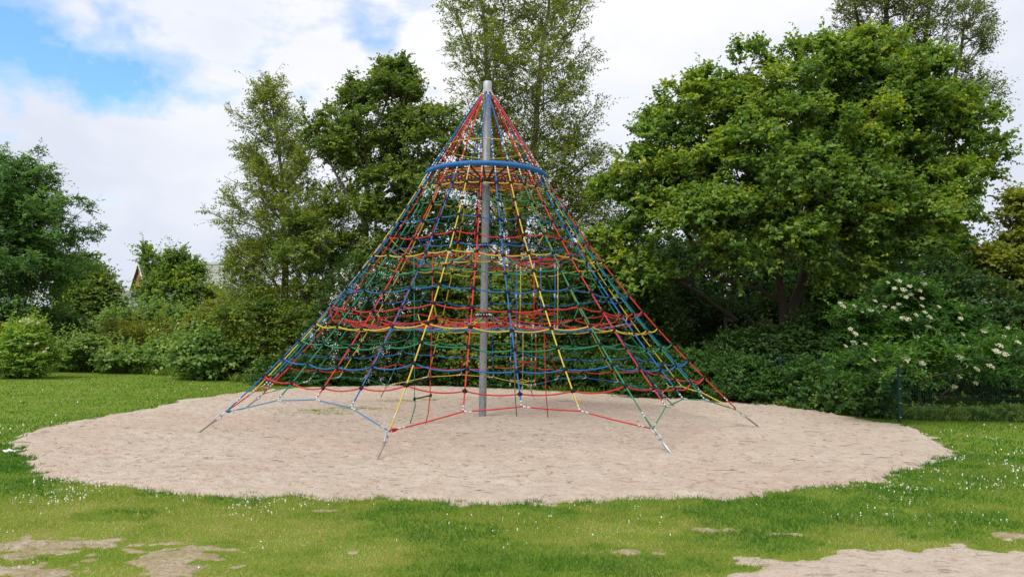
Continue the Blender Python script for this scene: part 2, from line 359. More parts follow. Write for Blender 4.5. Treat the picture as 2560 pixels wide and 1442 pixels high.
# grass: blades drawn denser near the viewer
def grass(n, dmin, dmax, seed):
    r = np.random.default_rng(seed)
    d = dmin * (dmax / dmin) ** r.random(n) if dmax / dmin < 3 else 1 / (1 / dmin - r.random(n) * (1 / dmin - 1 / dmax))
    a = r.uniform(-.75, .78, n) + .038
    x = d * np.sin(a); y = CAMY + d * np.cos(a)
    hs = np.maximum(sand_h(x, y), np.where(y < -7.2, bare_h(x, y), -1))
    rawb = np.where(y < -7.2, bare_h(x, y, True), -1); sh = sand_h(x, y)
    k = ((sh < -.004 + r.random(n) ** 4 * .02) & (r.random(n) < np.clip(1 - (rawb + .03) / .08, .22, 1) * np.where((rawb > .02) & (sdist(x, y, PATCH_PTS) > .15), .15, 1)))
    hs = np.maximum(sh, rawb)
    x, y, d = x[k], y[k], d[k]; n = len(x)
    dry = fbm(x * .8, y * 1.2, 51) * .9 + fbm(x * 4, y * 4, 55) * .35 - .3
    dry -= .3 * np.clip((y + 6.5) / 2, 0, 1)
    dry += np.clip((-7.7 - y) * .26, 0, .46) * (x < 6) + (fbm(x * 2.1, y * 3.4, 57, 3) - .5) * .35 * (y < -6.8) + .12 * np.exp(-((x + 3.5) / 2) ** 2 - ((y + 8.6) / .9) ** 2)
    dry += np.clip((rawb[k] + .05) * 6, 0, .35)
    lush = fbm(x * 1.3, y * 1.8, 61)
    edge = np.exp(-np.abs(hs[k]) * 30)
    tint = np.clip(.02 + .06 * (y < -6.5) + dry * .95 + r.normal(0, .15, n) - np.clip((lush - .48) * 4, 0, .38), 0, 1)
    h = (.012 + .024 * r.random(n)) * (.7 + .9 * lush) * (1 + .8 * edge * r.random(n) * (y > -8)) * np.clip(1.15 - np.clip(dry - .3, 0, 1), .5, 1.2)
    w = .0028 * (d / 5.5) * r.uniform(.7, 1.4, n)
    th = r.uniform(0, 2 * PI, n); ln = r.uniform(.2, 1.1, n) * h; la = r.uniform(0, 2 * PI, n)
    B = np.stack([x, y, np.full(n, -.006)], 1); s = np.stack([np.cos(th), np.sin(th), 0 * th], 1) * w[:, None]
    T = B + np.stack([np.cos(la) * ln, np.sin(la) * ln, h], 1)
    return np.stack([B - s, B + s, T], 1), tint
V1, t1 = grass(300000, 4.3, 12.5, 1); V2, t2 = grass(150000, 10, 45, 2)
tagp(quads('lawn_grass', np.concatenate([V1, V2]), 3, L_GRASS, attrs={'tint': np.concatenate([t1, t2])}), 'short green and yellowing lawn grass around the round sand pit', 'grass', kind='stuff')

def flowers():
    r = np.random.default_rng(5); out = []
    zones = [(-3.6, -6.9, 1.3, .8, 420), (-2.6, -7.4, 1.1, .5, 260), (-5.3, -6.6, 1.5, 1.2, 200), (-8, -3, 1.5, 3, 160), (-10, 3, 3, 5, 120), (4.8, -6.6, .5, .25, 90), (6.2, -5.8, 1.2, 1.1, 330), (7.8, -4.6, 1.3, 1.5, 200),
             (.6, -8.1, .9, .5, 60), (2, -7.8, 2, .5, 50), (-1, -7.6, 2, .4, 40), (9.5, -2, 1.5, 1.2, 70), (4, -7.7, 2, .7, 60), (-8, 9, 3, 3, 60), (-2, -9, 2, .8, 50)]
    for cx, cy, rx, ry, n in zones:
        x = r.normal(cx, rx * .6, n); y = r.normal(cy, ry * .6, n); out.append(np.stack([x, y], 1))
    P = np.concatenate(out); k = (sand_h(P[:, 0], P[:, 1]) < -.01) & (fbm(P[:, 0] * 2, P[:, 1] * 2, 91) > .5); P = P[k]; n = len(P)
    Vs = []
    d = np.hypot(P[:, 0], P[:, 1] - CAMY)
    for k_ in range(3):                                       # three crossed faces make a small round head
        c = np.stack([P[:, 0], P[:, 1], r.uniform(.03, .06, n)], 1)
        R_ = (r.uniform(.0035, .007, n) * np.clip(d / 9, .85, 1.9))[:, None]
        a = nrm(r.normal(0, 1, (n, 3))); a[:, 2] *= .3; b = nrm(np.cross(a, r.normal(0, 1, (n, 3))))
        a = nrm(np.cross(b, np.cross(a, b)))
        th = np.arange(6) * PI / 3
        Vs.append(np.stack([c + R_ * (math.cos(t) * a + math.sin(t) * b) for t in th], 1))
    tagp(quads('clover_flowers', np.concatenate(Vs), 6, PETAL_W), 'small white clover and daisy heads scattered through the lawn', 'flowers', kind='stuff')
flowers()

# ------------------------------------------------------------------ climbing pyramid
def solve_rope(p0, p1, sag, n=7):
    t = np.linspace(0, 1, n)[:, None]; P = np.array(p0) + (np.array(p1) - np.array(p0)) * t
    P[:, 2] -= sag * 4 * (t * (1 - t))[:, 0]; return P
def pyramid():
    root = empty('climbing_pyramid', (0, 0, 0), 'tall rope climbing pyramid of red, blue, green and yellow nets around a grey steel mast', 'climbing frame')
    A0, RG, RJ, ZJ, RH, ZH, HM = -2.6155, 5.1441, 4.7451, .3327, 1.1696, 4.7461, 6.66
    r = random.Random(3)
    mb = MB(); mb.tube([(0, 0, z) for z in (-.3, .0, 2, 4, 6.48)], .0735, 28); mast = mb.build('mast', MAST, root)
    mb = MB(); mb.tube([(0, 0, 6.44), (0, 0, 6.46), (0, 0, 6.655), (0, 0, 6.67)], [.083, .0865, .0865, .08], 28)
    for k in range(16):
        a = k * PI / 8; mb.tube([(.086 * math.cos(a), .086 * math.sin(a), 6.50), (.086 * math.cos(a), .086 * math.sin(a), 6.455), (.105 * math.cos(a), .105 * math.sin(a), 6.43)], .008, 5)
    mb.build('mast_cap', STEEL_CAP, root)
    # hoop
    mb = MB(); th = np.linspace(0, 2 * PI, 97)[:-1]
    mb.tube(np.stack([RH * np.cos(th), RH * np.sin(th), ZH + 0 * th], 1), .048, 14, closed=True)
    hm, nt, b = mat('woven_blue_cover'); t = N(nt, 'ShaderNodeTexCoord')
    v = N(nt, 'ShaderNodeTexVoronoi'); v.inputs['Scale'].default_value = 48; nt.links.new(t.outputs['Object'], v.inputs[0])
    nt.links.new(ramp(nt, v.outputs['Distance'], [(0, (.012, .21, .56)), (.8, (.004, .08, .28))]), b.inputs['Base Color']); b.inputs['Roughness'].default_value = .6
    bn = N(nt, 'ShaderNodeBump'); bn.inputs['Distance'].default_value = .01; bn.invert = True; nt.links.new(v.outputs['Distance'], bn.inputs['Height']); nt.links.new(bn.outputs[0], b.inputs['Normal'])
    mb.build('hoop', hm, root)
    # rope lines from the hoop to the lower edge
    col = 'BGRBYRBYGRBGRBYGBYGRBBRYGRYGRBGY'
    TT = {0: [.8735, .806, .7385, .673, .6015, .531, .457, .391, .3095, .239, .165, .0875], 1: [.938, .867, .7925, .722, .648, .571, .494, .4185, .34, .2585, .1745, .0915],
          2: [.961, .887, .8125, .7425, .6695, .594, .516, .438, .3565, .2735, .1845, .098]}
    BOT = {0: (RJ, ZJ), 1: (4.24, .56), 2: (4.10, .62), 3: (4.24, .56)}
    def vline(k, t):
        q = k % 4; a = A0 + k * PI / 16; rb, zb = BOT[q]; t = np.asarray(t, float)
        bow = (.27 if q == 0 else .20 if q != 2 else .17) * 4 * t * (1 - t)
        if q == 0: bow = bow * np.where(t > .87, 1 + 0 * t, 1)
        rr = RH + (rb - RH) * t - bow; zz = ZH + (zb - ZH) * t
        return np.stack([rr * np.cos(a), rr * np.sin(a), zz], -1)
    FL = []
    def ferr(mb, p, d, n=2, gap=.052, rad=.0145, ln=.032):
        d = np.array(d) / np.linalg.norm(d)
        for i in range(n): FL.append((np.array(p) + d * i * gap, d, rad, ln))
    clamps = []
    for k in range(32):
        P = vline(k, np.linspace(0, 1, 26)); mb = MB(); mb.tube(P, .0115, 7)
        vr = mb.build('vertical_rope', ROPE[col[k]], root)
        f = MB(); ferr(f, P[0] + (P[1] - P[0]) * .5, P[1] - P[0], 3)
        ferr(f, vline(k, .985 if k % 4 else .955), vline(k, 1) - vline(k, .95), 2)
    # ring ropes with sag between the clamps
    RC = ['R', 'B', 'G', 'Y', 'R', 'B', 'G', 'Y', 'R', 'B', 'G', 'Y']
    for j in range(12):
        Q = [vline(k, TT[(0, 1, 2, 1)[k % 4]][j]) for k in range(32)]; pts = []
        for k in range(32):
            a, b_ = Q[k], Q[(k + 1) % 32]; L = np.linalg.norm(b_ - a)
            seg = solve_rope(a, b_, L * r.uniform(.045, .085), 7)
            rad = nrm(((a + b_) * [.5, .5, 0])[None])[0]; seg += rad * (np.sin(np.linspace(0, PI, 7)) * L * .02)[:, None]
            pts += list(seg[:-1]); d = vline(k, .7) - vline(k, .5); clamps.append((a, nrm(d), nrm(b_ - Q[k - 1])))
        mb = MB(); mb.tube(pts, .0115 if j < 9 else .0105, 6, closed=True); mb.build('ring_rope', ROPE[RC[j]], root)
    # clamps: two stubby black sleeves crossing
    cm = MB(); z = .038
    cm.tube([(0, 0, -z), (0, 0, -z * .7), (0, 0, z * .7), (0, 0, z)], [.014, .023, .023, .014], 8)
    cm.tube([(-z, 0, 0), (-z * .7, 0, 0), (z * .7, 0, 0), (z, 0, 0)], [.014, .022, .022, .014], 8)
    cm.tube([(0, -.014, 0), (0, -.027, 0)], [.016, .011], 8); cm.tube([(0, .014, 0), (0, .027, 0)], [.016, .011], 8)
    order = sorted(range(len(clamps)), key=lambda i: np.linalg.norm(clamps[i][0] - ORG))
    V0 = np.concatenate(cm.v); first = None; rest = MB()
    for n, i in enumerate(order):
        p, d, s = clamps[i]; y = nrm(np.cross(d, s)); x = np.cross(y, d); R_ = np.stack([x, y, d], 1)
        if n < 100:
            if first is None:
                first = cm.build('rope_clamp', BLACK, root, loc=(0, 0, 0)); o = first
            else:
                o = first.copy(); COL.objects.link(o); o.parent = root
            o.rotation_euler = Matrix(R_.tolist()).to_euler(); o.location = tuple(p)
        else: rest.add(V0 @ R_.T + p, cm.f)
    tagp(rest.build('rope_clamps', BLACK, root), kind='stuff')
    # lower edge ropes, corner fittings and ground anchors
    EC = 'PRGYBYGR'
    for k in range(8):
        c0, c1 = vline(4 * k, 1), vline(4 * k + 4, 1); mids = [vline(4 * k + i, 1) for i in (1, 2, 3)]
        P = [c0] + mids + [c1]; Q = []
        for a, b_ in zip(P[:-1], P[1:]): Q += list(solve_rope(a, b_, .008, 5)[:-1])
        Q.append(P[-1]); mb = MB(); mb.tube(Q, .0105, 6); e = mb.build('edge_rope', ROPE[EC[k]], root)
        f = MB(); ferr(f, c0 + nrm(mids[0] - c0) * .14, mids[0] - c0); ferr(f, c1 + nrm(mids[2] - c1) * .14, mids[2] - c1)
        for m_, nx in zip(mids, (c1, c1, c1)): ferr(f, m_ + nrm(nx - m_) * .04, nx - m_, 2, .06, .017, .045)
    for k in range(8):
        a = A0 + k * PI / 4; u = np.array([math.cos(a), math.sin(a), 0]); p = u * RJ + [0, 0, ZJ]; q = u * (RG + .02) + [0, 0, .0]; d = nrm(q - p)
        mb = MB(); L = np.linalg.norm(q - p)
        if k in (2,): mb.tube([p + d * .24, p + d * .27, q + d * .1], [.012, .024, .024], 10)
        else:
            mb.tube([p + d * .2, p + d * .24, p + d * (L * .5), p + d * (L * .52), q + d * .12], [.013, .019, .019, .014, .013], 8)
            mb.tube([q - d * .05, q - d * .03, q + d * .03], [.012, .028, .024], 8)
        ro = mb.build('anchor_rod', RUST if k != 2 else STEEL, root)
        s = nrm(np.cross(d, [0, 0, 1.])); w = nrm(np.cross(s, d)); mb = MB()
        for nm_, off, e1, e2 in (('shackle', .04, s, .034), ('link', .145, w, .030)):      # two interlocked links
            mb = MB(); c = p + d * off; th = np.linspace(0, 2 * PI, 17)[:-1]
            mb.tube([c + d * math.cos(t) * .068 + e1 * math.sin(t) * e2 for t in th], .009, 6, closed=True); mb.build(nm_, STEEL, ro)
        mb = MB(); mb.tube([p + d * .19 - s * .035, p + d * .19 + s * .035], .011, 6); mb.build('pin', STEEL, ro)
        mb = MB(); c = p - nrm(p - vline(4 * k, .93)) * .0; th = np.linspace(0, 2 * PI, 13)[:-1]; sd_ = nrm(vline(4 * k + 1, 1) - p)
        mb.tube([c + sd_ * (.05 + .05 * math.cos(t)) + w * math.sin(t) * .022 for t in th], .010, 6, closed=True)
        mb.build('rope_eye', ROPE[EC[k]], root)
    # ropes from the mast head to the hoop
    for k in range(8):
        a = -PI / 2 + .12 + k * PI / 4; cc = 'BR'[k % 2]; p = np.array([.1 * math.cos(a), .1 * math.sin(a), 6.44])
        for s in (-1, 1):
            b_ = a + s * (PI / 16 + .05); q = np.array([RH * math.cos(b_), RH * math.sin(b_), ZH + .02]); mb = MB(); P = solve_rope(p, q, .0, 12); mb.tube(P, .011, 6); o = mb.build('head_rope', ROPE[cc], root)
            f = MB(); d = nrm(q - p); L = np.linalg.norm(q - p)
            ferr(f, p + d * .02, d, 2, .05)
            for dd in ((.10, .26, .5) if s < 0 else (.12, .34)): ferr(f, q - d * (dd + .05), d, 2, .05)
            # second, chained strand beside the first
            if s > 0:
                q2 = np.array([RH * math.cos(a), RH * math.sin(a), ZH + .02]); mb = MB(); P = solve_rope(p, q2, 0, 12); mb.tube(P, .009, 6); o = mb.build('head_rope', ROPE['R' if k in (2, 3, 4, 5) else cc], root)
                f = MB(); d = nrm(q2 - p)
                for dd in (.1, .2, .31, .42, .6, .85): ferr(f, q2 - d * dd, d, 1)
    zr, rr = 5.31, .80; P = []
    for k in range(16): P += list(solve_rope((rr * math.cos(k * PI / 8), rr * math.sin(k * PI / 8), zr), (rr * math.cos((k + 1) * PI / 8), rr * math.sin((k + 1) * PI / 8), zr), .01, 5)[:-1])
    mb = MB(); mb.tube(P, .011, 6, closed=True); mb.build('ring_rope', ROPE['Y'], root)
    # level nets inside
    def level_net(prof, nsp, rings, cols, spc, hole=None, a0=0., rad=.0095, name='net_floor', clampr=True, rim=None):
        """prof(r)->z; rings: radii; spokes from first to last radius (rim(angle) -> outer point)"""
        sp = MB(); cl = MB(); ang = [a0 + i * 2 * PI / nsp for i in range(nsp)]
        for i, a in enumerate(ang):
            rs = np.linspace(rings[0], rings[-1], 10); P = [(q * math.cos(a), q * math.sin(a), prof(q)) for q in rs]
            if rim is not None: P.append(rim(a))
            P = [p for p in P if hole is None or math.hypot(p[0] - hole[0], p[1] - hole[1]) > hole[2]]
            if len(P) > 2: sp.tube(P, rad, 5, mi=i % len(spc))
        net = sp.build(name, [ROPE[c] for c in spc], root)
        for j, q in enumerate(rings):
            P = []
            for i in range(nsp):
                a, b_ = ang[i], ang[i] + 2 * PI / nsp; A = np.array((q * math.cos(a), q * math.sin(a), prof(q))); B = np.array((q * math.cos(b_), q * math.sin(b_), prof(q)))
                seg = solve_rope(A, B, np.linalg.norm(B - A) * r.uniform(.03, .1), 5)[:-1]; P += list(seg)
                if hole is None or math.hypot(A[0] - hole[0], A[1] - hole[1]) > hole[2]:
                    tdir = nrm(B - A); cl.tube([A - tdir * .024, A + tdir * .024], .016, 6)
                    if q > .35: u = nrm(A * [1, 1, 0]); cl.tube([A - u * .022, A + u * .022], .0155, 6)
            mb = MB()
            if hole is None: mb.tube(P, rad, 5, closed=True)
            else:
                run = []; P = P + [P[0]]
                for p in P:
                    if math.hypot(p[0] - hole[0], p[1] - hole[1]) > hole[2]: run.append(p)
                    else:
                        if len(run) > 2: mb.tube(run, rad, 5)
                        run = []
                if len(run) > 2: mb.tube(run, rad, 5)
            if mb.v: mb.build('ring_rope', ROPE[cols[j % len(cols)]], net)
        cl.build('net_clamps', BLACK, net)['kind'] = 'stuff'
        return net
    level_net(lambda q: ZH - .05 - .07 * (1 - (q / RH)) , 32, list(np.linspace(.14, RH - .06, 13)), 'RYRBYRYRBYRYR', 'RYRB', a0=A0, rad=.0115)
    HOLE_M, HOLE_L = (1.0, -.55, .45), (1.0, -.5, .48)
    def rim_m(a): k = int(round((a - A0) / (PI / 16))); return tuple(vline(k % 32, .31 if k % 4 == 0 else .345))
    def rim_l(a): k = int(round((a - A0) / (PI / 16))); return tuple(vline(k % 32, .60 if k % 4 == 0 else .655))
    level_net(lambda q: 3.36 - .38 * math.sin(min(1, (q - .1) / 1.95) * PI) ** 1.0 - .02 * q, 16, [.12, .42, .72, 1.0, 1.28, 1.56, 1.84], 'YYRYGRB', 'YBRG', HOLE_M, A0, rim=rim_m)
    level_net(lambda q: 1.99 - .27 * math.sin(min(1, (q - .1) / 3.1) * PI) ** .7, 16, [.12, .45, .8, 1.15, 1.5, 1.85, 2.2, 2.55, 2.9], 'BYRYBGBRR', 'RBYRG', HOLE_L, A0, .0105, rim=rim_l)
    for z0, m_ in ((3.37, 'K'), (2.01, 'K')):
        mb = MB(); mb.tube([(0, 0, z0 - .05), (0, 0, z0 - .045), (0, 0, z0 + .045), (0, 0, z0 + .05)], [.078, .088, .088, .078], 24); cl_ = mb.build('mast_collar', BLACK, root)
        f = MB()
        for k in range(16):
            a = k * PI / 8; u = np.array([math.cos(a), math.sin(a), 0]); ferr(f, u * .14 + [0, 0, z0 + .0], u * .1 + [0, 0, -.05], 1, 0, .011, .06)
    # rope tube hanging on the right: upper between the nets, lower below
    def rope_tube(c, z1, z0, n, rad, cols, rings, bottom_var=0.):
        t = None; par = None; mb = MB()
        for i in range(n):
            a = .3 + i * 2 * PI / n; zb = z0 - (bottom_var if i % 2 else 0); x, y = c[0] + rad * math.cos(a), c[1] + rad * math.sin(a)
            s = MB(); s.tube([(x, y, z1), (x + .01, y, (z1 + zb) / 2), (x + .03 * r.uniform(-1, 1), y, zb)], .0095, 6)
            o = s.build('hanging_rope', ROPE[cols[i]], root); f = MB()
            for z in (z1 - .1, (z1 + z0) / 2, zb + .06): ferr(f, (x, y, z), (0, 0, 1), 1, 0, .016, .07)
        for z, cc in rings:
            th = [.3 + i * 2 * PI / n for i in range(n + 1)]; P = []
            for i in range(n): P += list(solve_rope((c[0] + rad * math.cos(th[i]), c[1] + rad * math.sin(th[i]), z), (c[0] + rad * math.cos(th[i + 1]), c[1] + rad * math.sin(th[i + 1]), z), .04, 5)[:-1])
            s = MB(); s.tube(P, .0095, 6, closed=True); s.build('ring_rope', ROPE[cc], root)
    rope_tube((1.0, -.55), 3.0, 1.72, 6, .42, 'YBYBRB', [(2.98, 'R'), (2.05, 'R')])
    rope_tube((.9, 2.2), 1.72, .45, 5, .30, 'RYBRG', [(1.05, 'R'), (.62, 'Y')], .1)
    for (x, y, c_, z1) in ((.62, -.0, 'G', 1.3), (1.22, -.1, 'R', 1.3)):
        s = MB(); s.tube([(x - .04, y + .1, 1.75), (x - .02, y, 1.2), (x, y, .6), (x + .05, y, .02)], .0095, 6); s.build('hanging_rope', ROPE[c_], root)
    # rope ladder at the left
    yl = -1.15; s1, s2 = MB(), MB()
    s1.tube([at(1035, 640, yl), at(1036, 800, yl), at(1036, 985, yl), at(1038, 1015, yl), at(1024, 1063, yl)], .0095, 6); la = s1.build('rope_ladder', ROPE['G'], root)
    s2.tube([at(1082, 640, yl), at(1080, 800, yl), at(1075, 985, yl), at(1071, 1030, yl), at(1063, 1064, yl)], .0105, 6); s2.build('side_rope', ROPE['R'], la)
    for yp in (685, 722, 800, 870, 950, 992):
        s = MB(); a, b_ = at(1036, yp + 5, yl), at(1077 if yp > 900 else 1080, yp - 4 if yp > 900 else yp, yl); s.tube([a, b_], .0125, 8)
        for e in (a, b_): s.tube([e - [0, 0, .03], e + [0, 0, .03]], .02, 8)
        s.build('rung', BLACK, la)
    proto = None; rest = MB(); FL.sort(key=lambda q: np.linalg.norm(q[0] - ORG))
    unit = MB(); unit.tube([(0, 0, -.5), (0, 0, -.42), (0, 0, .42), (0, 0, .5)], [.8, 1, 1, .8], 8); V0 = np.concatenate(unit.v)
    for n, (p, d, rad, ln) in enumerate(FL):
        if n < 100:
            if proto is None: proto = unit.build('ferrule', ALU, root, loc=(0, 0, 0)); o = proto
            else: o = proto.copy(); COL.objects.link(o); o.parent = root
            o.scale = (rad, rad, ln); o.rotation_euler = Vector(d).to_track_quat('Z', 'Y').to_euler(); o.location = tuple(p)
        else:
            R_ = np.array(Vector(d).to_track_quat('Z', 'Y').to_matrix()); rest.add((V0 * [rad, rad, ln]) @ R_.T + p, unit.f)
    tagp(rest.build('ferrules', ALU, root), kind='stuff')
pyramid()

# ------------------------------------------------------------------ fence
FEN_GREEN = plain('green_coated_steel', (.006, .045, .037), .45, spec=.4)
def fence():
    pts = [(14.4, .25), (11.4, .1), (8.28, -.02), tuple(at(1950, 950, 4.6)[:2]), (6.0, 7.0), tuple(at(1492, 900, 8.8)[:2]), (.9, 10.3), (-1.6, 11.0)]
    root = empty('mesh_fence', (8.28, -.02, 0), 'low dark green wire mesh fence running behind the sand pit under the bushes', 'fence')
    H = 1.17
    for i, (x, y) in enumerate(pts):
        mb = MB(); mb.box((x - .024, y - .024, -.1), (x + .024, y + .024, H + .03)); p = mb.build('post', FEN_GREEN, root, smooth=False)
        for z in (.1, .38, .66, .92, 1.12): s = MB(); s.box((x - .018, y - .046, z - .008), (x + .018, y - .031, z + .008)); s.build('clip', ALU, p, smooth=False)
    for (x0, y0), (x1, y1) in zip(pts[:-1], pts[1:]):
        L = math.hypot(x1 - x0, y1 - y0); ux, uy = (x1 - x0) / L, (y1 - y0) / L; mb = MB(); n = int(L / .05)
        for k in range(n + 1):
            d = L * k / n; mb.tube([(x0 + ux * d, y0 + uy * d, .05), (x0 + ux * d, y0 + uy * d, H)], .0026, 4, caps=False)
        for z in (.07, .27, .47, .67, .87, 1.07, 1.15):
            for o in (-.006, .006): mb.tube([(x0 - uy * o, y0 + ux * o, z), (x1 - uy * o, y1 + ux * o, z)], .003, 4, caps=False)
        mb.build('mesh_panel', FEN_GREEN, root, smooth=False)
fence()

# ------------------------------------------------------------------ plants
def lay_leaves(P, D, Nn, L, Wd, fold=.25):
    """P base points, D leaf direction, Nn leaf normal -> folded quads"""
    S = nrm(np.cross(D, Nn)); Nn = np.cross(S, D); L = L[:, None]; Wd = Wd[:, None]
    m = P + D * L * .45 + Nn * Wd * fold
    tip = P + D * L - Nn * L * .12
    return np.stack([P, m + S * Wd * .5, tip, m - S * Wd * .5], 1)
def sprays(cent, out, rc, nt, nl, tl, leaf, r, up=.45, droop=.25, flat=.6, tb=None, spread=1., poke=1.1):
    """cent (n,3) clump centres, out (n,3) outward; nt twigs per clump, nl leaves per twig"""
    n = len(cent); k = n * nt
    c = np.repeat(cent, nt, 0); o = np.repeat(out, nt, 0); R = np.repeat(rc, nt)
    d = nrm(nrm(r.normal(0, 1, (k, 3))) + o * .55 + np.array([0, 0, .35]))
    start = c + d * (R * r.uniform(.15, 1., k) ** .6)[:, None] * np.array([1, 1, .75])
    td = nrm(d * .7 + o * .5 + r.normal(0, .35, (k, 3)) + np.array([0, 0, up]))
    ln = tl * r.uniform(.5, 1.35, k) * (1 + poke * (r.random(k) < .07) * (td[:, 2] > -.1))
    tt = (np.repeat(tb if tb is not None else r.random(n), nt) * .5 + r.random(k) * .3)
    kk = k * nl; s = np.tile((np.arange(nl) + .5) / nl, k) + r.uniform(-.06, .06, kk)
    tdr = np.repeat(td, nl, 0); lnr = np.repeat(ln, nl)
    P = np.repeat(start, nl, 0) + tdr * (lnr * s)[:, None]; P[:, 2] -= droop * lnr * s * s
    sd = nrm(np.cross(tdr, np.array([0, 0, 1.])) + r.normal(0, .35, (kk, 3))) * np.where(np.tile(np.arange(nl), k) % 2, 1, -1)[:, None]
    D = nrm(tdr * .55 + sd * spread + r.normal(0, .3, (kk, 3)) - np.array([0, 0, .25]))
    Nn = nrm(np.array([0, 0, 1.]) * flat + tdr * .1 + np.repeat(np.repeat(out, nt, 0), nl, 0) * .35 + r.normal(0, .42, (kk, 3)))
    L = leaf[0] * r.uniform(.65, 1.25, kk); Wd = leaf[1] * r.uniform(.7, 1.2, kk)
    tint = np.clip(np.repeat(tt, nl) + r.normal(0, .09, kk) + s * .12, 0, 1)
    return lay_leaves(P, D, Nn, L, Wd), tint, start, td, ln
def grow(trunks, targets, r, k_len=.35, jit=.08):
    nodes = []; par = []; plen = []
    for poly in trunks:
        poly = np.array(poly, float); p_prev = -1
        if nodes:
            a = np.array(nodes); q = int(np.argmin(((a - poly[0]) ** 2).sum(1)))
            if np.linalg.norm(a[q] - poly[0]) < .6: p_prev = q; poly = poly[1:] if np.linalg.norm(a[q] - poly[0]) < .05 else poly
        for i, p in enumerate(poly):
            st = [p]
            if i > 0:
                m_ = max(1, int(np.linalg.norm(p - poly[i - 1]) / .45)); st = [poly[i - 1] + (p - poly[i - 1]) * (j + 1) / m_ + (r.normal(0, .03, 3) if j < m_ - 1 else 0) for j in range(m_)]
            for s in st:
                nodes.append(s); par.append(p_prev); plen.append(0 if p_prev < 0 else plen[p_prev] + np.linalg.norm(s - nodes[p_prev])); p_prev = len(nodes) - 1
    ntr = len(nodes); cap = len(nodes) + len(targets) * 14
    A = np.zeros((cap, 3)); A[:ntr] = nodes; PL = np.zeros(cap); PL[:ntr] = plen; PR = np.full(cap, -1); PR[:ntr] = par; n = ntr
    tr = A[:ntr]; dd = np.min(np.linalg.norm(targets[:, None] - tr[None], axis=2), 1)
    tip = []
    for i in np.argsort(dd):
        t = targets[i]; v = t - A[:n]; d = np.linalg.norm(v, axis=1)
        cost = d + k_len * PL[:n] * .6 + np.maximum(0, -v[:, 2] + .25 * d) * .9
        q = int(np.argmin(cost)); L = d[q]; m_ = min(10, max(1, int(L / .4)))
        a = A[q].copy(); bend = np.array([0, 0, -.10 * L]) + r.normal(0, jit, 3) * L
        for j in range(1, m_ + 1):
            s = j / m_
            if n >= cap: break
            A[n] = a + (t - a) * s + bend * 4 * s * (1 - s) * .6; PR[n] = q; PL[n] = PL[q] + L / m_; q = n; n += 1
        tip.append(q)
    return A[:n], PR[:n], ntr, tip
def branch_mesh(name, A, PR, r0, mat_, parent, rmin=.007, expo=.5):
    n = len(A); cnt = np.zeros(n); child = np.zeros(n, int)
    for i in range(n):
        if PR[i] >= 0: child[PR[i]] += 1
    cnt[child == 0] = 1
    for i in range(n - 1, -1, -1):
        if PR[i] >= 0: cnt[PR[i]] += cnt[i]
    R = np.maximum(rmin, r0 * (cnt / cnt.max()) ** expo)
    e = np.array([(PR[i], i) for i in range(n) if PR[i] >= 0]); a, b = A[e[:, 0]], A[e[:, 1]]; ra, rb = R[e[:, 0]], R[e[:, 1]]
    ra = np.minimum(ra, rb * 1.35); d = nrm(b - a); ref = np.where(np.abs(d[:, 2:3]) < .9, [[0, 0, 1.]], [[1., 0, 0]])
    u = nrm(np.cross(d, ref)); v = np.cross(d, u)
    big = rb > .03
    for sel, ns in ((big, 10), (~big, 4)):
        if not sel.any(): continue
        yield_ = []
        th = np.arange(ns) * 2 * PI / ns
        ringA = a[sel][:, None] - d[sel][:, None] * (ra[sel] * .3)[:, None, None] + (np.cos(th)[None, :, None] * u[sel][:, None] + np.sin(th)[None, :, None] * v[sel][:, None]) * ra[sel][:, None, None]
        ringB = b[sel][:, None] + (np.cos(th)[None, :, None] * u[sel][:, None] + np.sin(th)[None, :, None] * v[sel][:, None]) * rb[sel][:, None, None]
        Q = np.stack([ringA, np.roll(ringA, -1, 1), np.roll(ringB, -1, 1), ringB], 2).reshape(-1, 4, 3)
        yield Q
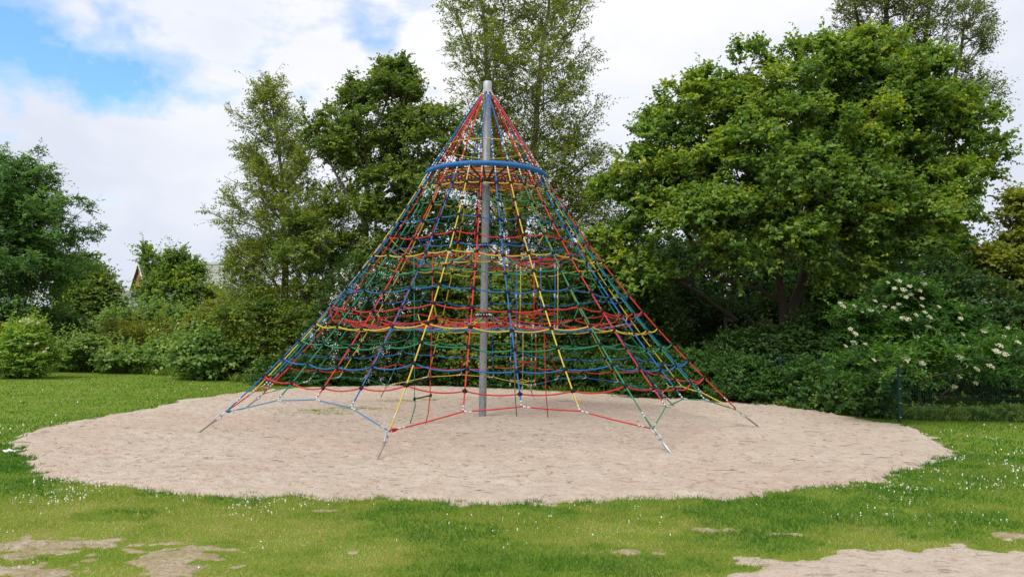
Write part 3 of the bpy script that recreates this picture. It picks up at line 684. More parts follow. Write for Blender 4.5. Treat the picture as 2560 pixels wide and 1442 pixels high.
def plant(name, label, cat, Y, lobes, leafm, leaf=(.13, .10), nclump=300, nt=10, nl=9, tl=.5, rc=.5, trunk=None, r0=.2, bark=None, seed=1, group=None,
          branches=None, up=.45, droop=.25, flat=.6, ry=.8, shell=.55, tbias=0., part='crown', back=.5, klen=.35, zmin=.12, hole=None, bough=None, fill=.12, poke=1.1):
    r = np.random.default_rng(seed); sc = (Y - CAMY) / F_PX
    base = ground_at(trunk[0][0][0] if trunk else lobes[0][0], Y)
    root = empty(name, base, label, cat, group)
    cen = []; out = []; rcs = []; tbs = []
    if lobes:
        E = []
        for lb in lobes:
            x, y, rx, rz = lb[:4]; dY = lb[4] if len(lb) > 4 else 0; dens = lb[5] if len(lb) > 5 else 1
            c = at(x, y, Y + dY); s2 = (Y + dY - CAMY) / F_PX; E.append((c, np.array([rx * s2, max(.3, ry * (rx + rz) / 2 * s2), rz * s2]), dens))
        wts = np.array([(e[1][0] * e[1][2] + e[1][0] * e[1][1]) * e[2] for e in E]); wts /= wts.sum()
        for e, w in zip(E, wts):
            m_ = max(3, int((nclump if not bough else nclump * (1 - fill) / bough[1]) * w)); d = nrm(r.normal(0, 1, (m_ * 3, 3))); rad = r.uniform(shell ** 3, 1, m_ * 3) ** (1 / 3)
            k = (r.random(m_ * 3) < np.where(d[:, 1] > .3, back, 1)); d, rad = d[k][:m_], rad[k][:m_]
            c = e[0] + d * e[1] * rad[:, None]; keep = c[:, 2] > zmin
            for e2 in E:
                if e2 is e: continue
                keep &= np.linalg.norm((c - e2[0]) / e2[1], axis=1) > .6
            c, d = c[keep], nrm(d[keep] / e[1] * e[1].mean())
            if bough:                                                # clumps gathered on domed boughs with dark hollows between them
                R_, k_ = bough; n_ = len(c); Rb = R_ * r.uniform(.55, 1.3, n_); tq = r.random(n_)
                dd = nrm(r.normal(0, 1, (n_, k_, 3)) + d[:, None] * .75 + np.array([0, 0, .75]))
                cc = (c[:, None] - d[:, None] * (Rb * .5)[:, None, None] + dd * (Rb[:, None] * r.uniform(.75, 1.05, (n_, k_)))[:, :, None] * np.array([1.15, 1.15, .6])).reshape(-1, 3)
                oo = nrm(dd + d[:, None] * .3).reshape(-1, 3); tq = np.repeat(tq, k_)
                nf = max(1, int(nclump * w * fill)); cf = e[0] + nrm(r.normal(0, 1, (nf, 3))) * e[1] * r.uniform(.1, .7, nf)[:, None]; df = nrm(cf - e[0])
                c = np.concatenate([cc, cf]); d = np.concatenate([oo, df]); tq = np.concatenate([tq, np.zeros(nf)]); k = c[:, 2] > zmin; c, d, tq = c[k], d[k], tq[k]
            else: tq = r.random(len(c))
            cen.append(c); out.append(d); tbs.append(tq); rcs.append(np.full(len(c), rc) * r.uniform(.6, 1.3, len(c)))
    if branches:
        for (P, env, nb, az_el, bl) in branches:
            P = [at(*p, Y + (p[2] if len(p) > 2 else 0)) if len(p) == 2 else at(p[0], p[1], Y + p[2]) for p in P]; P = np.array(P)
            seg = np.r_[0, np.cumsum(np.linalg.norm(np.diff(P, axis=0), axis=1))]
            for i in range(nb):
                s = (i + .5) / nb; q = np.array([np.interp(s * seg[-1], seg, P[:, j]) for j in range(3)])
                az = i * 2.39996 + r.uniform(-.4, .4); Lb = np.interp(s, *zip(*env)) * sc * r.uniform(.55, 1.12); e_ = az_el[0] + (az_el[1] - az_el[0]) * s + r.uniform(-.15, .15)
                h = np.array([math.cos(az), math.sin(az), 0]); m_ = max(2, int(Lb / bl))
                for j in range(m_):
                    u_ = (j + 1 + r.uniform(-.3, .3)) / m_
                    if u_ < .18: continue
                    p = q + h * Lb * u_ * math.cos(e_) + np.array([0, 0, Lb * u_ * math.sin(e_) + .12 * Lb * u_ * u_]); w_ = .16 * Lb * (1.15 - u_)
                    p = p + r.normal(0, 1, 3) * w_ * np.array([1, 1, .6])
                    if p[2] < zmin: continue
                    cen.append(p[None]); out.append(nrm(h + [0, 0, .3])[None]); tbs.append(r.random(1)); rcs.append(np.array([rc * (1.1 - .5 * u_)]))
    cen = np.concatenate(cen); out = np.concatenate(out); rcs = np.concatenate(rcs); tbs = np.concatenate(tbs)
    if hole is not None:
        k = np.ones(len(cen), bool)
        for hx, hy, hr, hk in hole:
            v = cen - ORG; px = 1280 + F_PX * (v @ RT) / (v @ FW); py = 721 - F_PX * (v @ UP) / (v @ FW)
            k &= ~(((px - hx) ** 2 + (py - hy) ** 2 < hr * hr) & (r.random(len(cen)) < hk))
        cen, out, rcs, tbs = cen[k], out[k], rcs[k], tbs[k]
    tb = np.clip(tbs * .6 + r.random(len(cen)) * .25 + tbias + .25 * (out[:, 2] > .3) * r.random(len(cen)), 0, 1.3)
    Q, tint, st, td, ln = sprays(cen, out, rcs, nt, nl, tl, leaf, r, up, droop, flat, tb, poke=poke)
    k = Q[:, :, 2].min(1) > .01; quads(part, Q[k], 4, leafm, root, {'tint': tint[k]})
    if trunk:
        T = [[at(p[0], p[1], Y + (p[2] if len(p) > 2 else 0)) for p in poly] for poly in trunk]
        T[0][0] = base + [0, 0, -.1]
        A, PR, ntr, tip = grow(T, cen, r, klen)
        QQ = list(branch_mesh('trunk', A, PR, r0, bark or BARK, root))
        # twigs to the sprays
        sub = r.random(len(st)) < .55; a = np.repeat(cen, nt, 0)[sub]; b = (st + td * ln[:, None] * .8)[sub]; d = nrm(b - a); u = nrm(np.cross(d, [0, 0, 1.])); v = np.cross(d, u); w_ = .0045 + .002 * Y / 20
        tri = [(math.cos(t), math.sin(t)) for t in (0, 2.1, 4.2)]
        for i in range(3):
            (c0, s0), (c1, s1) = tri[i], tri[(i + 1) % 3]
            QQ.append(np.stack([a + (u * c0 + v * s0) * w_, a + (u * c1 + v * s1) * w_, b + (u * c1 + v * s1) * w_ * .5, b + (u * c0 + v * s0) * w_ * .5], 1))
        quads('trunk' if r0 > .07 else 'stems', np.concatenate(QQ), 4, bark or BARK, root, smooth=True)
    return root, cen, out, rcs

TREES = 'trees around the playground'; BUSH = 'bushes at the edge of the lawn'
# the big maple
plant('maple_tree', 'huge rounded maple with dense yellow-green crown and several leaning trunks right of the climbing pyramid', 'tree', 9.0,
      [(2080, 265, 330, 185), (1775, 395, 235, 185), (2280, 400, 200, 220), (2010, 420, 340, 230, -1.5), (1620, 500, 140, 170, -.5), (2320, 520, 155, 145, -.8), (2170, 180, 180, 90), (1900, 560, 300, 90, -2),
       (1530, 620, 60, 90, -.5, .8), (2190, 560, 200, 100, -2), (2120, 640, 120, 80, -2, .8), (1580, 700, 80, 60, -1, .8), (1830, 650, 120, 45, -2.5, .7), (1720, 650, 110, 50, -1.5, .6), (2250, 650, 110, 60, -2, .8), (2020, 620, 80, 45, -3, .6), (1770, 235, 80, 45), (1665, 330, 45, 35), (2390, 480, 75, 100)],
      L_MAPLE, (.125, .105), 2700, 10, 10, .4, .26, bough=(.8, 9), fill=.3, seed=11, r0=.2, group=TREES, ry=.62, shell=.5, hole=[(1700, 620, 50, .9), (1880, 610, 45, .9), (2095, 625, 40, .9), (1975, 700, 70, .75), (1770, 700, 60, .6)],
      trunk=[[(1975, 985), (1968, 900), (1960, 800), (1948, 700), (1935, 600), (1900, 480), (1880, 330)], [(1966, 850), (2000, 720), (2030, 610), (2052, 480), (2100, 300), (2150, 180)],
             [(1955, 760), (1900, 722), (1830, 705), (1790, 690), (1745, 630), (1700, 560), (1660, 460)], [(1842, 985, 1.), (1836, 880, 1.), (1812, 800, 1.), (1840, 700, 1), (1820, 560, 1.)],
             [(2035, 590), (2100, 540), (2200, 480), (2300, 430)], [(1842, 800, 1.), (1760, 740, .5), (1690, 700, 0), (1620, 640, 0)]])
plant('poplar_tree', 'tall grey-green poplar with fine upswept twigs rising behind the maple', 'tree', 19, 
      [(2180, 20, 110, 120), (2330, 110, 120, 160), (2400, 200, 70, 150), (2260, -60, 130, 130), (2420, 90, 50, 80)], L_POPLAR, (.10, .075), 560, 10, 8, .5, .4, bough=(.7, 6), seed=12, r0=.25, group=TREES, up=.9, ry=.6,
      trunk=[[(2240, 970), (2235, 600), (2230, 250), (2215, 0), (2210, -100)], [(2235, 500), (2290, 250), (2320, 50), (2330, -50)], [(2235, 560), (2360, 300), (2400, 150), (2410, 50)], [(2232, 400), (2160, 150), (2140, 20)]])
# tall tree behind the pyramid, two crowns
plant('ash_tree', 'tall loose ash whose twin leafy tops reach out of the picture behind the mast', 'tree', 13, 
      [(1400, 440, 120, 130, 0, .6), (1180, 360, 100, 110, 0, .55), (1330, 540, 170, 110, 0, .9), (1440, 560, 90, 130, 0, .9)], L_ASH, (.13, .052), 430, 9, 10, .48, .5, seed=13, r0=.24, group=TREES, bark=BARK_L, ry=.7,
      branches=[([(1228, 330), (1215, 200), (1200, 60), (1190, -60)], [(0, 150), (.5, 150), (1, 110)], 32, (.6, 1.15), .36), ([(1340, 340), (1352, 180), (1370, 40), (1380, -70)], [(0, 235), (.5, 240), (1, 150)], 44, (.45, 1.05), .36),
                ([(1290, 600), (1300, 480), (1330, 340)], [(0, 170), (1, 210)], 30, (.35, .8), .4)],
      trunk=[[(1290, 975), (1290, 760), (1285, 600), (1250, 420), (1228, 250), (1215, 120), (1200, -20), (1190, -80)], [(1286, 640), (1320, 470), (1340, 330), (1350, 180), (1365, 60), (1385, -80)], [(1350, 200), (1420, 90), (1470, 0)], [(1225, 230), (1250, 120), (1262, 20)], [(1222, 240), (1180, 150), (1150, 60)]])
plant('broadleaf_tree', 'dense dark broadleaf tree with pointed top just left of the pyramid', 'tree', 11.5,
      [(960, 290, 105, 95), (895, 335, 95, 75), (1030, 325, 80, 85), (940, 460, 120, 120), (1020, 480, 110, 130), (870, 400, 80, 60, 0, .7), (930, 650, 120, 110), (1080, 420, 70, 150), (800, 640, 90, 130, 0, .8), (1110, 620, 120, 140, 1)],
      L_BROAD, (.125, .085), 1000, 10, 9, .4, .26, bough=(.6, 7), fill=.1, seed=14, r0=.17, group=TREES, bark=BARK_L, ry=.7,
      branches=[([(880, 300), (895, 240)], [(0, 55), (1, 30)], 10, (.8, 1.2), .3), ([(960, 270), (965, 180)], [(0, 50), (1, 26)], 14, (.9, 1.3), .25), ([(1010, 250), (1005, 180)], [(0, 50), (1, 26)], 12, (.9, 1.3), .25), ([(830, 430), (775, 320)], [(0, 50), (1, 40)], 14, (.6, 1.1), .3)],
      trunk=[[(905, 975), (908, 760), (912, 560), (915, 440), (930, 330), (965, 260), (970, 200)], [(914, 460), (990, 360), (1010, 230)], [(912, 560), (860, 470), (800, 350)], [(912, 520), (1010, 450), (1060, 330)]])
plant('feathery_tree', 'loose feathery tree with upswept wispy branches showing sky through it, left of the pyramid', 'tree', 13,
      [(730, 690, 150, 90), (650, 650, 70, 40), (820, 600, 60, 90, 0, .6)], L_ASH, (.115, .05), 330, 9, 9, .42, .4, seed=15, r0=.15, group=TREES, bark=BARK_L, hole=[(800, 440, 40, .9), (560, 470, 40, .6)],
      branches=[([(712, 640), (705, 480), (685, 350), (668, 232)], [(0, 225), (.25, 205), (.5, 135), (.8, 65), (1, 28)], 72, (.28, 1.0), .27), ([(720, 560), (790, 470), (840, 380)], [(0, 90), (1, 40)], 14, (.3, .9), .3)],
      trunk=[[(715, 960), (714, 760), (710, 560), (704, 430), (690, 320), (668, 200)], [(712, 560), (640, 480), (560, 440)], [(708, 500), (770, 400), (800, 330)], [(713, 620), (620, 560), (545, 530)]])
plant('cherry_tree', 'dark green tree with flat tiered branches at the left edge of the photo', 'tree', 16,
      [(20, 580, 95, 90), (40, 690, 130, 80), (-60, 560, 100, 100), (140, 700, 65, 45), (0, 760, 130, 70), (-40, 640, 150, 120)], L_CHERRY, (.13, .07), 600, 10, 9, .42, .3, bough=(.7, 7), seed=16, r0=.19, group=TREES, up=.05, droop=.35, flat=1.,
      branches=[([(40, 690), (35, 560), (30, 480), (30, 430)], [(0, 165), (.3, 165), (.6, 135), (.85, 90), (1, 35)], 78, (.0, .75), .28), ([(60, 540), (100, 450)], [(0, 80), (1, 40)], 16, (.3, 1.0), .28), ([(-60, 560), (-60, 460)], [(0, 120), (1, 50)], 16, (.3, 1.1), .3)],
      trunk=[[(45, 940), (42, 800), (38, 700), (30, 560), (28, 480), (24, 420)], [(38, 700), (80, 560), (100, 430)], [(48, 940), (60, 760), (90, 640)], [(30, 600), (-40, 500), (-60, 420)]])
# mid-distance on the left
plant('sycamore_sapling', 'tall light green sapling with three pointed tops standing before the brick house', 'tree', 30, [(430, 745, 70, 55), (400, 710, 20, 25), (440, 690, 35, 25), (490, 730, 45, 30), (530, 780, 55, 40)], L_MAPLE, (.16, .12), 230, 9, 9, .6, .55, seed=17, r0=.1, group=TREES, up=.7,
      branches=[([(375, 700), (368, 630)], [(0, 22), (1, 8)], 8, (.9, 1.3), .25), ([(440, 690), (442, 645)], [(0, 24), (1, 10)], 9, (.9, 1.3), .25), ([(415, 700), (418, 650)], [(0, 18), (1, 8)], 6, (.9, 1.3), .25), ([(482, 710), (484, 668)], [(0, 22), (1, 8)], 7, (.9, 1.3), .25)], trunk=[[(430, 900), (432, 780), (440, 700), (441, 650)], [(431, 800), (380, 720), (368, 640)], [(431, 790), (480, 720), (484, 670)]])
plant('rounded_tree', 'small rounded green tree filling the gap right of the dark tiered tree', 'tree', 27, [(225, 755, 60, 60), (195, 700, 35, 35), (215, 665, 20, 15), (240, 715, 18, 18)], L_BROAD, (.18, .13), 260, 10, 8, .5, .5, seed=18, r0=.12, group=TREES, trunk=[[(235, 905), (235, 800), (240, 700)]])
Bs = [('alder_bush', 'tall olive-green bush in front of the white boarded shed', 19, [(590, 835, 65, 45), (690, 760, 50, 45), (560, 780, 30, 20), (640, 870, 85, 50), (700, 830, 55, 75), (520, 820, 45, 40)], L_YELLOW, (.12, .07), 380, .0),
      ('spreading_bush', 'broad mid-green bush below the light green sapling', 23, [(430, 815, 60, 36), (350, 835, 60, 26), (500, 850, 50, 35), (275, 815, 40, 34), (390, 790, 20, 24)], L_BRAMBLE, (.15, .12), 330, .05),
      ('elder_shrub', 'upright bright green elder with flat cream flower heads standing alone at the left edge', 10.6, [(68, 858, 32, 34), (62, 900, 48, 28), (76, 835, 18, 14), (40, 915, 42, 18)], L_FRESH, (.13, .055), 170, .3),
      ('dark_bush', 'dark bush under the tiered tree behind the small elder', 15.5, [(10, 820, 80, 60), (110, 820, 70, 60), (170, 850, 60, 50), (-60, 850, 90, 70)], L_DARK, (.12, .09), 330, .1),
      ('bramble_clump', 'low bramble clump at the lawn edge right of the small elder', 14.5, [(200, 890, 40, 24), (255, 898, 35, 14), (165, 903, 25, 14), (225, 868, 12, 14)], L_BRAMBLE, (.11, .085), 150, .1),
      ('weedy_bush', 'yellowish weedy bush between the bramble clumps', 17.5, [(330, 860, 70, 45), (400, 850, 60, 45), (290, 850, 50, 45)], L_YELLOW, (.11, .045), 220, -.15),
      ('raspberry_clump', 'low leafy raspberry clump at the lawn edge below the yellowish bush', 14, [(370, 905, 50, 13), (450, 893, 42, 26), (310, 905, 35, 12), (415, 880, 16, 16)], L_BRAMBLE, (.13, .10), 190, .12),
      ('bramble_bush', 'broad-leaved bramble bush at the lawn corner left of the pyramid ropes', 11, [(520, 895, 50, 38), (575, 905, 45, 32), (500, 920, 40, 20)], L_BRAMBLE, (.14, .11), 210, 0),
      ('hornbeam_bush', 'large fine-leaved dark green bush next to the left foot of the pyramid', 11, [(660, 850, 85, 90), (730, 800, 80, 100), (620, 790, 50, 60), (800, 850, 80, 90), (700, 920, 100, 45), (620, 930, 45, 30)], L_BROAD, (.10, .065), 520, .02)]
for i, (nm, lb, Y, lob, lm, lf, nc, tbv) in enumerate(Bs):
    x0 = lob[0][0]
    o, cen, outw, rr_ = plant(nm, lb, 'shrub' if nm == 'elder_shrub' else 'bush', Y, lob, lm, lf, int(nc * .85), 9, 9, .36 if lf[0] < .14 else .5, .24, bough=(.42 if Y < 18 else .6, 6), fill=.15, poke=2.4, trunk=[[(x0, 950), (x0, lob[0][1])]], r0=.045, seed=40 + i, group=BUSH, ry=.9, shell=.4, tbias=tbv, up=.55, zmin=.05)
    if nm == 'elder_shrub': ELDER_L = (o, cen, outw)
# behind the pyramid
HAW = plant('hawthorn_bush', 'hawthorn bush in white blossom seen through the lower left of the net', 'bush', 9.6, [(930, 760, 110, 110), (1010, 860, 110, 90), (860, 860, 90, 100), (1060, 760, 90, 110), (960, 930, 120, 40)], L_DARK, (.095, .065), 520, 10, 8, .32, .35, trunk=[[(960, 965), (960, 850), (950, 740)]], r0=.06, seed=60, group=BUSH)[:3]
plant('hazel_bush', 'leafy mid-green hazel bush behind the mast of the pyramid', 'bush', 9.6, [(1180, 860, 110, 100), (1270, 780, 100, 100), (1340, 880, 110, 90), (1230, 930, 120, 40), (1170, 730, 80, 80)], L_BROAD, (.12, .09), 520, 10, 8, .35, .38, trunk=[[(1220, 965), (1220, 850), (1225, 760)]], r0=.06, seed=61, group=BUSH)
plant('privet_bush', 'dense dark bush behind the lower right of the net', 'bush', 9.2, [(1460, 800, 110, 90), (1540, 740, 100, 90), (1440, 700, 80, 80), (1600, 820, 110, 80), (1520, 880, 130, 60)], L_DARK, (.10, .07), 560, 10, 8, .35, .38, trunk=[[(1500, 975), (1500, 850), (1490, 760)]], r0=.06, seed=62, group=BUSH)
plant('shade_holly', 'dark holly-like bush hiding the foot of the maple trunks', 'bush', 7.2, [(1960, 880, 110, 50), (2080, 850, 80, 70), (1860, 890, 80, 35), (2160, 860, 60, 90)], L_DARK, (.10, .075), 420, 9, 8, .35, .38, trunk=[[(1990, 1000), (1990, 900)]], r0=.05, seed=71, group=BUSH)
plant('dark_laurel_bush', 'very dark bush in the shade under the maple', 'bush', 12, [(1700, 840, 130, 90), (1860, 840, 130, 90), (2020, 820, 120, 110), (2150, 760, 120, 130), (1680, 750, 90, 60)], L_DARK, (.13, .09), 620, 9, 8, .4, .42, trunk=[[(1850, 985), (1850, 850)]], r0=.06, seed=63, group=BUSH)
plant('ivy_bank', 'low bank of ivy and nettles spilling over the fence beside the right pyramid foot', 'hedge', 4.3, [(1780, 955, 70, 45, .9), (1870, 965, 70, 50, 0), (1960, 985, 60, 45, -.5), (1690, 945, 60, 45, 1.5), (2040, 990, 60, 50, -1.7), (1600, 935, 70, 45, 2.2), (1860, 925, 40, 22, .2), (2030, 945, 40, 35, -1.2), (2120, 995, 50, 45, -2.7), (2190, 985, 45, 40, -3.4), (1740, 915, 50, 22, 1.6), (1700, 975, 150, 14, .9), (1900, 1000, 120, 12, -.6)], L_IVY, (.085, .07), 760, 10, 8, .22, .28,
      trunk=[[(1860, 1000), (1860, 930)]], r0=.03, seed=64, group=BUSH, ry=.5, zmin=.03)
plant('bramble_hedge', 'low bramble hedge along the back edge of the sand behind the pyramid', 'hedge', 8.6, [(1500, 930, 90, 45, -.8), (1400, 930, 90, 45, -.3), (1290, 940, 90, 35, .2), (1150, 940, 100, 32, .6), (1010, 945, 90, 28, .8), (880, 940, 90, 35, .6), (780, 940, 80, 35, .0), (700, 945, 60, 32, 0)], L_IVY, (.085, .07), 620, 9, 8, .24, .26,
      trunk=[[(1200, 975), (1200, 940)]], r0=.03, seed=65, group=BUSH, ry=.6, zmin=.03, tbias=-.05)
# right side
o_e, cen_e, out_e, _ = plant('elder_bush', 'big elder bush full of flat cream flower heads leaning over the fence at the right', 'bush', 3.2,
      [(2290, 820, 100, 50), (2420, 870, 100, 45), (2190, 860, 75, 40), (2255, 750, 50, 35), (2500, 900, 90, 45), (2160, 950, 55, 35, -.5, .7), (2290, 930, 45, 30, -.4, .6), (2110, 920, 35, 25, 0, .6), (2130, 800, 30, 15), (2360, 800, 60, 30), (2340, 893, 50, 12, -3.5, .7), (2520, 900, 50, 14, -3.5, .7), (2190, 925, 45, 25, -3.6, .8)], L_ELDER, (.12, .045), 620, 10, 10, .3, .2, bough=(.33, 6), fill=.2,
      trunk=[[(2300, 1035), (2295, 930), (2290, 800)], [(2300, 1030), (2220, 940), (2150, 880)], [(2300, 1030), (2400, 950), (2460, 880)]], r0=.05, seed=66, group=BUSH, up=.5, hole=[(2400, 960, 60, .8)])
plant('golden_bush', 'tall yellow-tinged bush at the right edge behind the elder', 'bush', 8, [(2545, 640, 70, 70), (2490, 700, 60, 60), (2590, 760, 90, 90), (2470, 650, 40, 40), (2570, 560, 50, 50), (2540, 520, 30, 30), (2430, 760, 60, 50)], L_YELLOW, (.12, .085), 500, 10, 9, .36, .26, bough=(.5, 7), trunk=[[(2540, 1000), (2540, 800), (2540, 640)]], r0=.09, seed=67, group=BUSH, tbias=-.2)
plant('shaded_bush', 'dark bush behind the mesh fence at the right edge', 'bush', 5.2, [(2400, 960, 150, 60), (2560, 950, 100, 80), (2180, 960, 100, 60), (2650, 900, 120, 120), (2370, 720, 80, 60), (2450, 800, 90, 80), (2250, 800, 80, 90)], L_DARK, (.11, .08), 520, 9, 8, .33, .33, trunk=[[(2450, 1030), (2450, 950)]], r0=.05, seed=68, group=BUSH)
plant('nettle_row', 'fresh green nettles along the foot of the fence at the right', 'plants', .6, [(2100, 1010, 70, 28, 1.5), (2190, 1030, 60, 22, .6), (2300, 1045, 70, 12, .1), (2420, 1048, 80, 10, .0), (2540, 1045, 70, 14, .0), (2150, 1005, 60, 30, 1.), (2640, 1040, 60, 20)], L_BRAMBLE, (.065, .045), 330, 8, 7, .16, .15, trunk=[[(2150, 1045), (2150, 1025)]], r0=.015, seed=69, group=BUSH, zmin=.02)
# far wood behind everything
def wood():
    r = np.random.default_rng(99); n = 2600
    x = r.uniform(-7, 22, n); y = r.uniform(17, 25, n); top = 3.1 + 2.6 * fbm(x * .35, x * 0, 5) + 2.0 * np.clip((x - 2) / 4, 0, 1) - np.clip((-x - 1) * .25, 0, 1.4); z = top * r.random(n) ** .7
    cen = np.stack([x, y, z], 1); out = nrm(np.stack([r.normal(0, .5, n), -np.ones(n), r.random(n)], 1))
    Q, t, *_ = sprays(cen, out, np.full(n, .7), 8, 8, .6, (.2, .14), r, tb=r.random(n) * .7)
    k = Q[:, :, 2].min(1) > 0; tagp(quads('woodland', Q[k], 4, L_DARK, attrs={'tint': t[k]}), 'dark mass of woodland closing the view behind the bushes and trees', 'woodland', kind='stuff')
    n = 900; x = r.uniform(-60, -9, n); y = r.uniform(34, 46, n); top = 1.6 + 1.9 * fbm(x * .2, x * 0, 8); z = top * r.random(n) ** .7
    cen = np.stack([x, y, z], 1); out = nrm(np.stack([r.normal(0, .5, n), -np.ones(n), r.random(n)], 1))
    Q, t, *_ = sprays(cen, out, np.full(n, .9), 7, 8, .8, (.3, .22), r, tb=r.random(n) * .9)
    k = Q[:, :, 2].min(1) > 0; tagp(quads('scrub', Q[k], 4, L_BRAMBLE, attrs={'tint': t[k]}), 'belt of green scrub far behind the lawn at the left', 'scrub', kind='stuff')
wood()

# ------------------------------------------------------------------ blossoms
def umbel_mesh(seed, R):
    r = np.random.default_rng(seed); n = 110
    a = r.uniform(0, 2 * PI, n); q = np.sqrt(r.random(n)); lob = 1 + .18 * np.sin(a * 5 + seed)
    p = np.stack([q * np.cos(a) * lob * R, q * np.sin(a) * lob * R, -(q ** 2) * R * .22 + r.normal(0, .006, n)], 1)
    s = R * .12 * r.uniform(.6, 1.2, n); t = nrm(r.normal(0, .5, (n, 3)) + [0, 0, 1.]); u = nrm(np.cross(t, [1., .2, 0])); v = np.cross(t, u); s = s[:, None]
    V = np.stack([p + u * s, p + v * s, p - u * s, p - v * s], 1)
    me = bpy.data.meshes.new('flower_head'); me.from_pydata(V.reshape(-1, 3).tolist(), [], [tuple(range(4 * i, 4 * i + 4)) for i in range(n)]); me.materials.append(PETAL); return me
def umbels(root, cen, pix, sc=1., tilt=.75):
    ms = [umbel_mesh(i, .085) for i in range(5)]; r = random.Random(9); v = cen - ORG
    px = 1280 + F_PX * (v @ RT) / (v @ FW); py = 721 - F_PX * (v @ UP) / (v @ FW); b = Vector(wloc(root))
    for i, (x, y) in enumerate(pix):
        k = ((px - x) ** 2 + (py - y) ** 2) < 34 ** 2
        Y = (np.min(cen[k, 1]) if k.any() else np.median(cen[:, 1])) - .34
        Y += r.uniform(-.02, .16); o = bpy.data.objects.new('flower_head', ms[i % 5]); COL.objects.link(o); o.parent = root; o.location = Vector(at(x, y, Y)) - b
        s = sc * r.uniform(.7, 1.15); o.scale = (s, s, s); o.rotation_euler = (tilt + r.uniform(-.35, .35), r.uniform(-.4, .4), r.uniform(0, 6))
        o.rotation_euler = Vector((r.uniform(-.4, .4), -tilt + r.uniform(-.2, .2), .8)).to_track_quat('Z', 'Y').to_euler()
Z7 = [(755,365),(780,390),(868,388),(1030,348),(925,428),(990,425),(1050,430),(1105,392),(1175,402),(1212,372),(1130,205),(1215,190),(1180,250),(1300,232),(1250,258),(1412,212),(1378,265),(1310,298),(1272,318),(1396,328),(1398,388),(1350,457),(1420,437),(1240,480),(1285,490),(1530,395),(1460,475),(1448,547),(1530,600),(1350,628),(875,605),(835,568),(865,673),(950,685),(798,700),(1020,810),(1268,802),(1400,835),(1700,485),(1720,608),(1890,470),(1890,545),(1885,585),(2070,560),(2050,632),(2120,628),(2005,695),(1985,740),(2150,670),(2050,765),(1695,785),(1745,850),(1830,880),(1935,855),(1690,940),(1645,1022),(1815,990),(730,825)]
umbels(o_e, cen_e, [(1860 + a / 3.134, 640 + b / 3.134) for a, b in Z7], .8)
umbels(ELDER_L[0], ELDER_L[1], [(52, 802), (62, 798), (74, 797), (84, 801), (95, 806), (70, 805), (50, 866), (70, 858), (90, 858), (118, 869), (111, 878), (28, 856)], .95)
def blossoms():
    r = np.random.default_rng(8); o, cen, out = HAW; v = cen - ORG; px = 1280 + F_PX * (v @ RT) / (v @ FW); py = 721 - F_PX * (v @ UP) / (v @ FW)
    k = (out[:, 1] < .1) & (px < 1015) & (py < 945) & (r.random(len(cen)) < .75); c = cen[k]; c[:, 1] -= .25; c = np.repeat(c, 3, 0) + r.normal(0, .12, (len(c) * 3, 3))
    P = np.repeat(c, 14, 0) + r.normal(0, .035, (len(c) * 14, 3)) * [1, 1, 1.6]; n = len(P)
    t = nrm(r.normal(0, .6, (n, 3)) + [0, -.5, .6]); u = nrm(np.cross(t, [1., .2, 0])); w = np.cross(t, u); s = r.uniform(.012, .022, n)[:, None]
    quads('blossoms', np.stack([P + u * s, P + w * s, P - u * s, P - w * s], 1), 4, PETAL_W, o)['kind'] = 'stuff'
blossoms()

# ------------------------------------------------------------------ buildings far behind at the left
def brick(name, c1, c2, mortar, scale):
    m, nt, b = mat(name); t = N(nt, 'ShaderNodeTexCoord'); br = N(nt, 'ShaderNodeTexBrick'); br.inputs['Scale'].default_value = scale
    mpn = N(nt, 'ShaderNodeMapping'); mpn.inputs['Rotation'].default_value = (PI / 2, 0, 0); nt.links.new(t.outputs['Object'], mpn.inputs[0]); nt.links.new(mpn.outputs[0], br.inputs[0])
    for i, c in ((1, c1), (2, c2), (3, mortar)): br.inputs[i].default_value = (*c, 1)
    nt.links.new(br.outputs[0], b.inputs['Base Color']); b.inputs['Roughness'].default_value = .9; return m
BRICK = brick('red_brick', (.42, .13, .09), (.34, .10, .07), (.4, .33, .28), 4)
TILE = plain('dark_roof_tile', (.11, .095, .09), .8, bump=(6, .5, .05), var=.3)
SLATE = plain('grey_slate', (.24, .23, .235), .7, bump=(5, .5, .05), var=.2)
WHITE = plain('white_paint', (.72, .7, .68), .6, var=.08)
CONC = plain('weathered_concrete', (.5, .52, .49), .9, var=.35)
GLASS = plain('window_glass', (.03, .035, .04), .15, spec=.8)
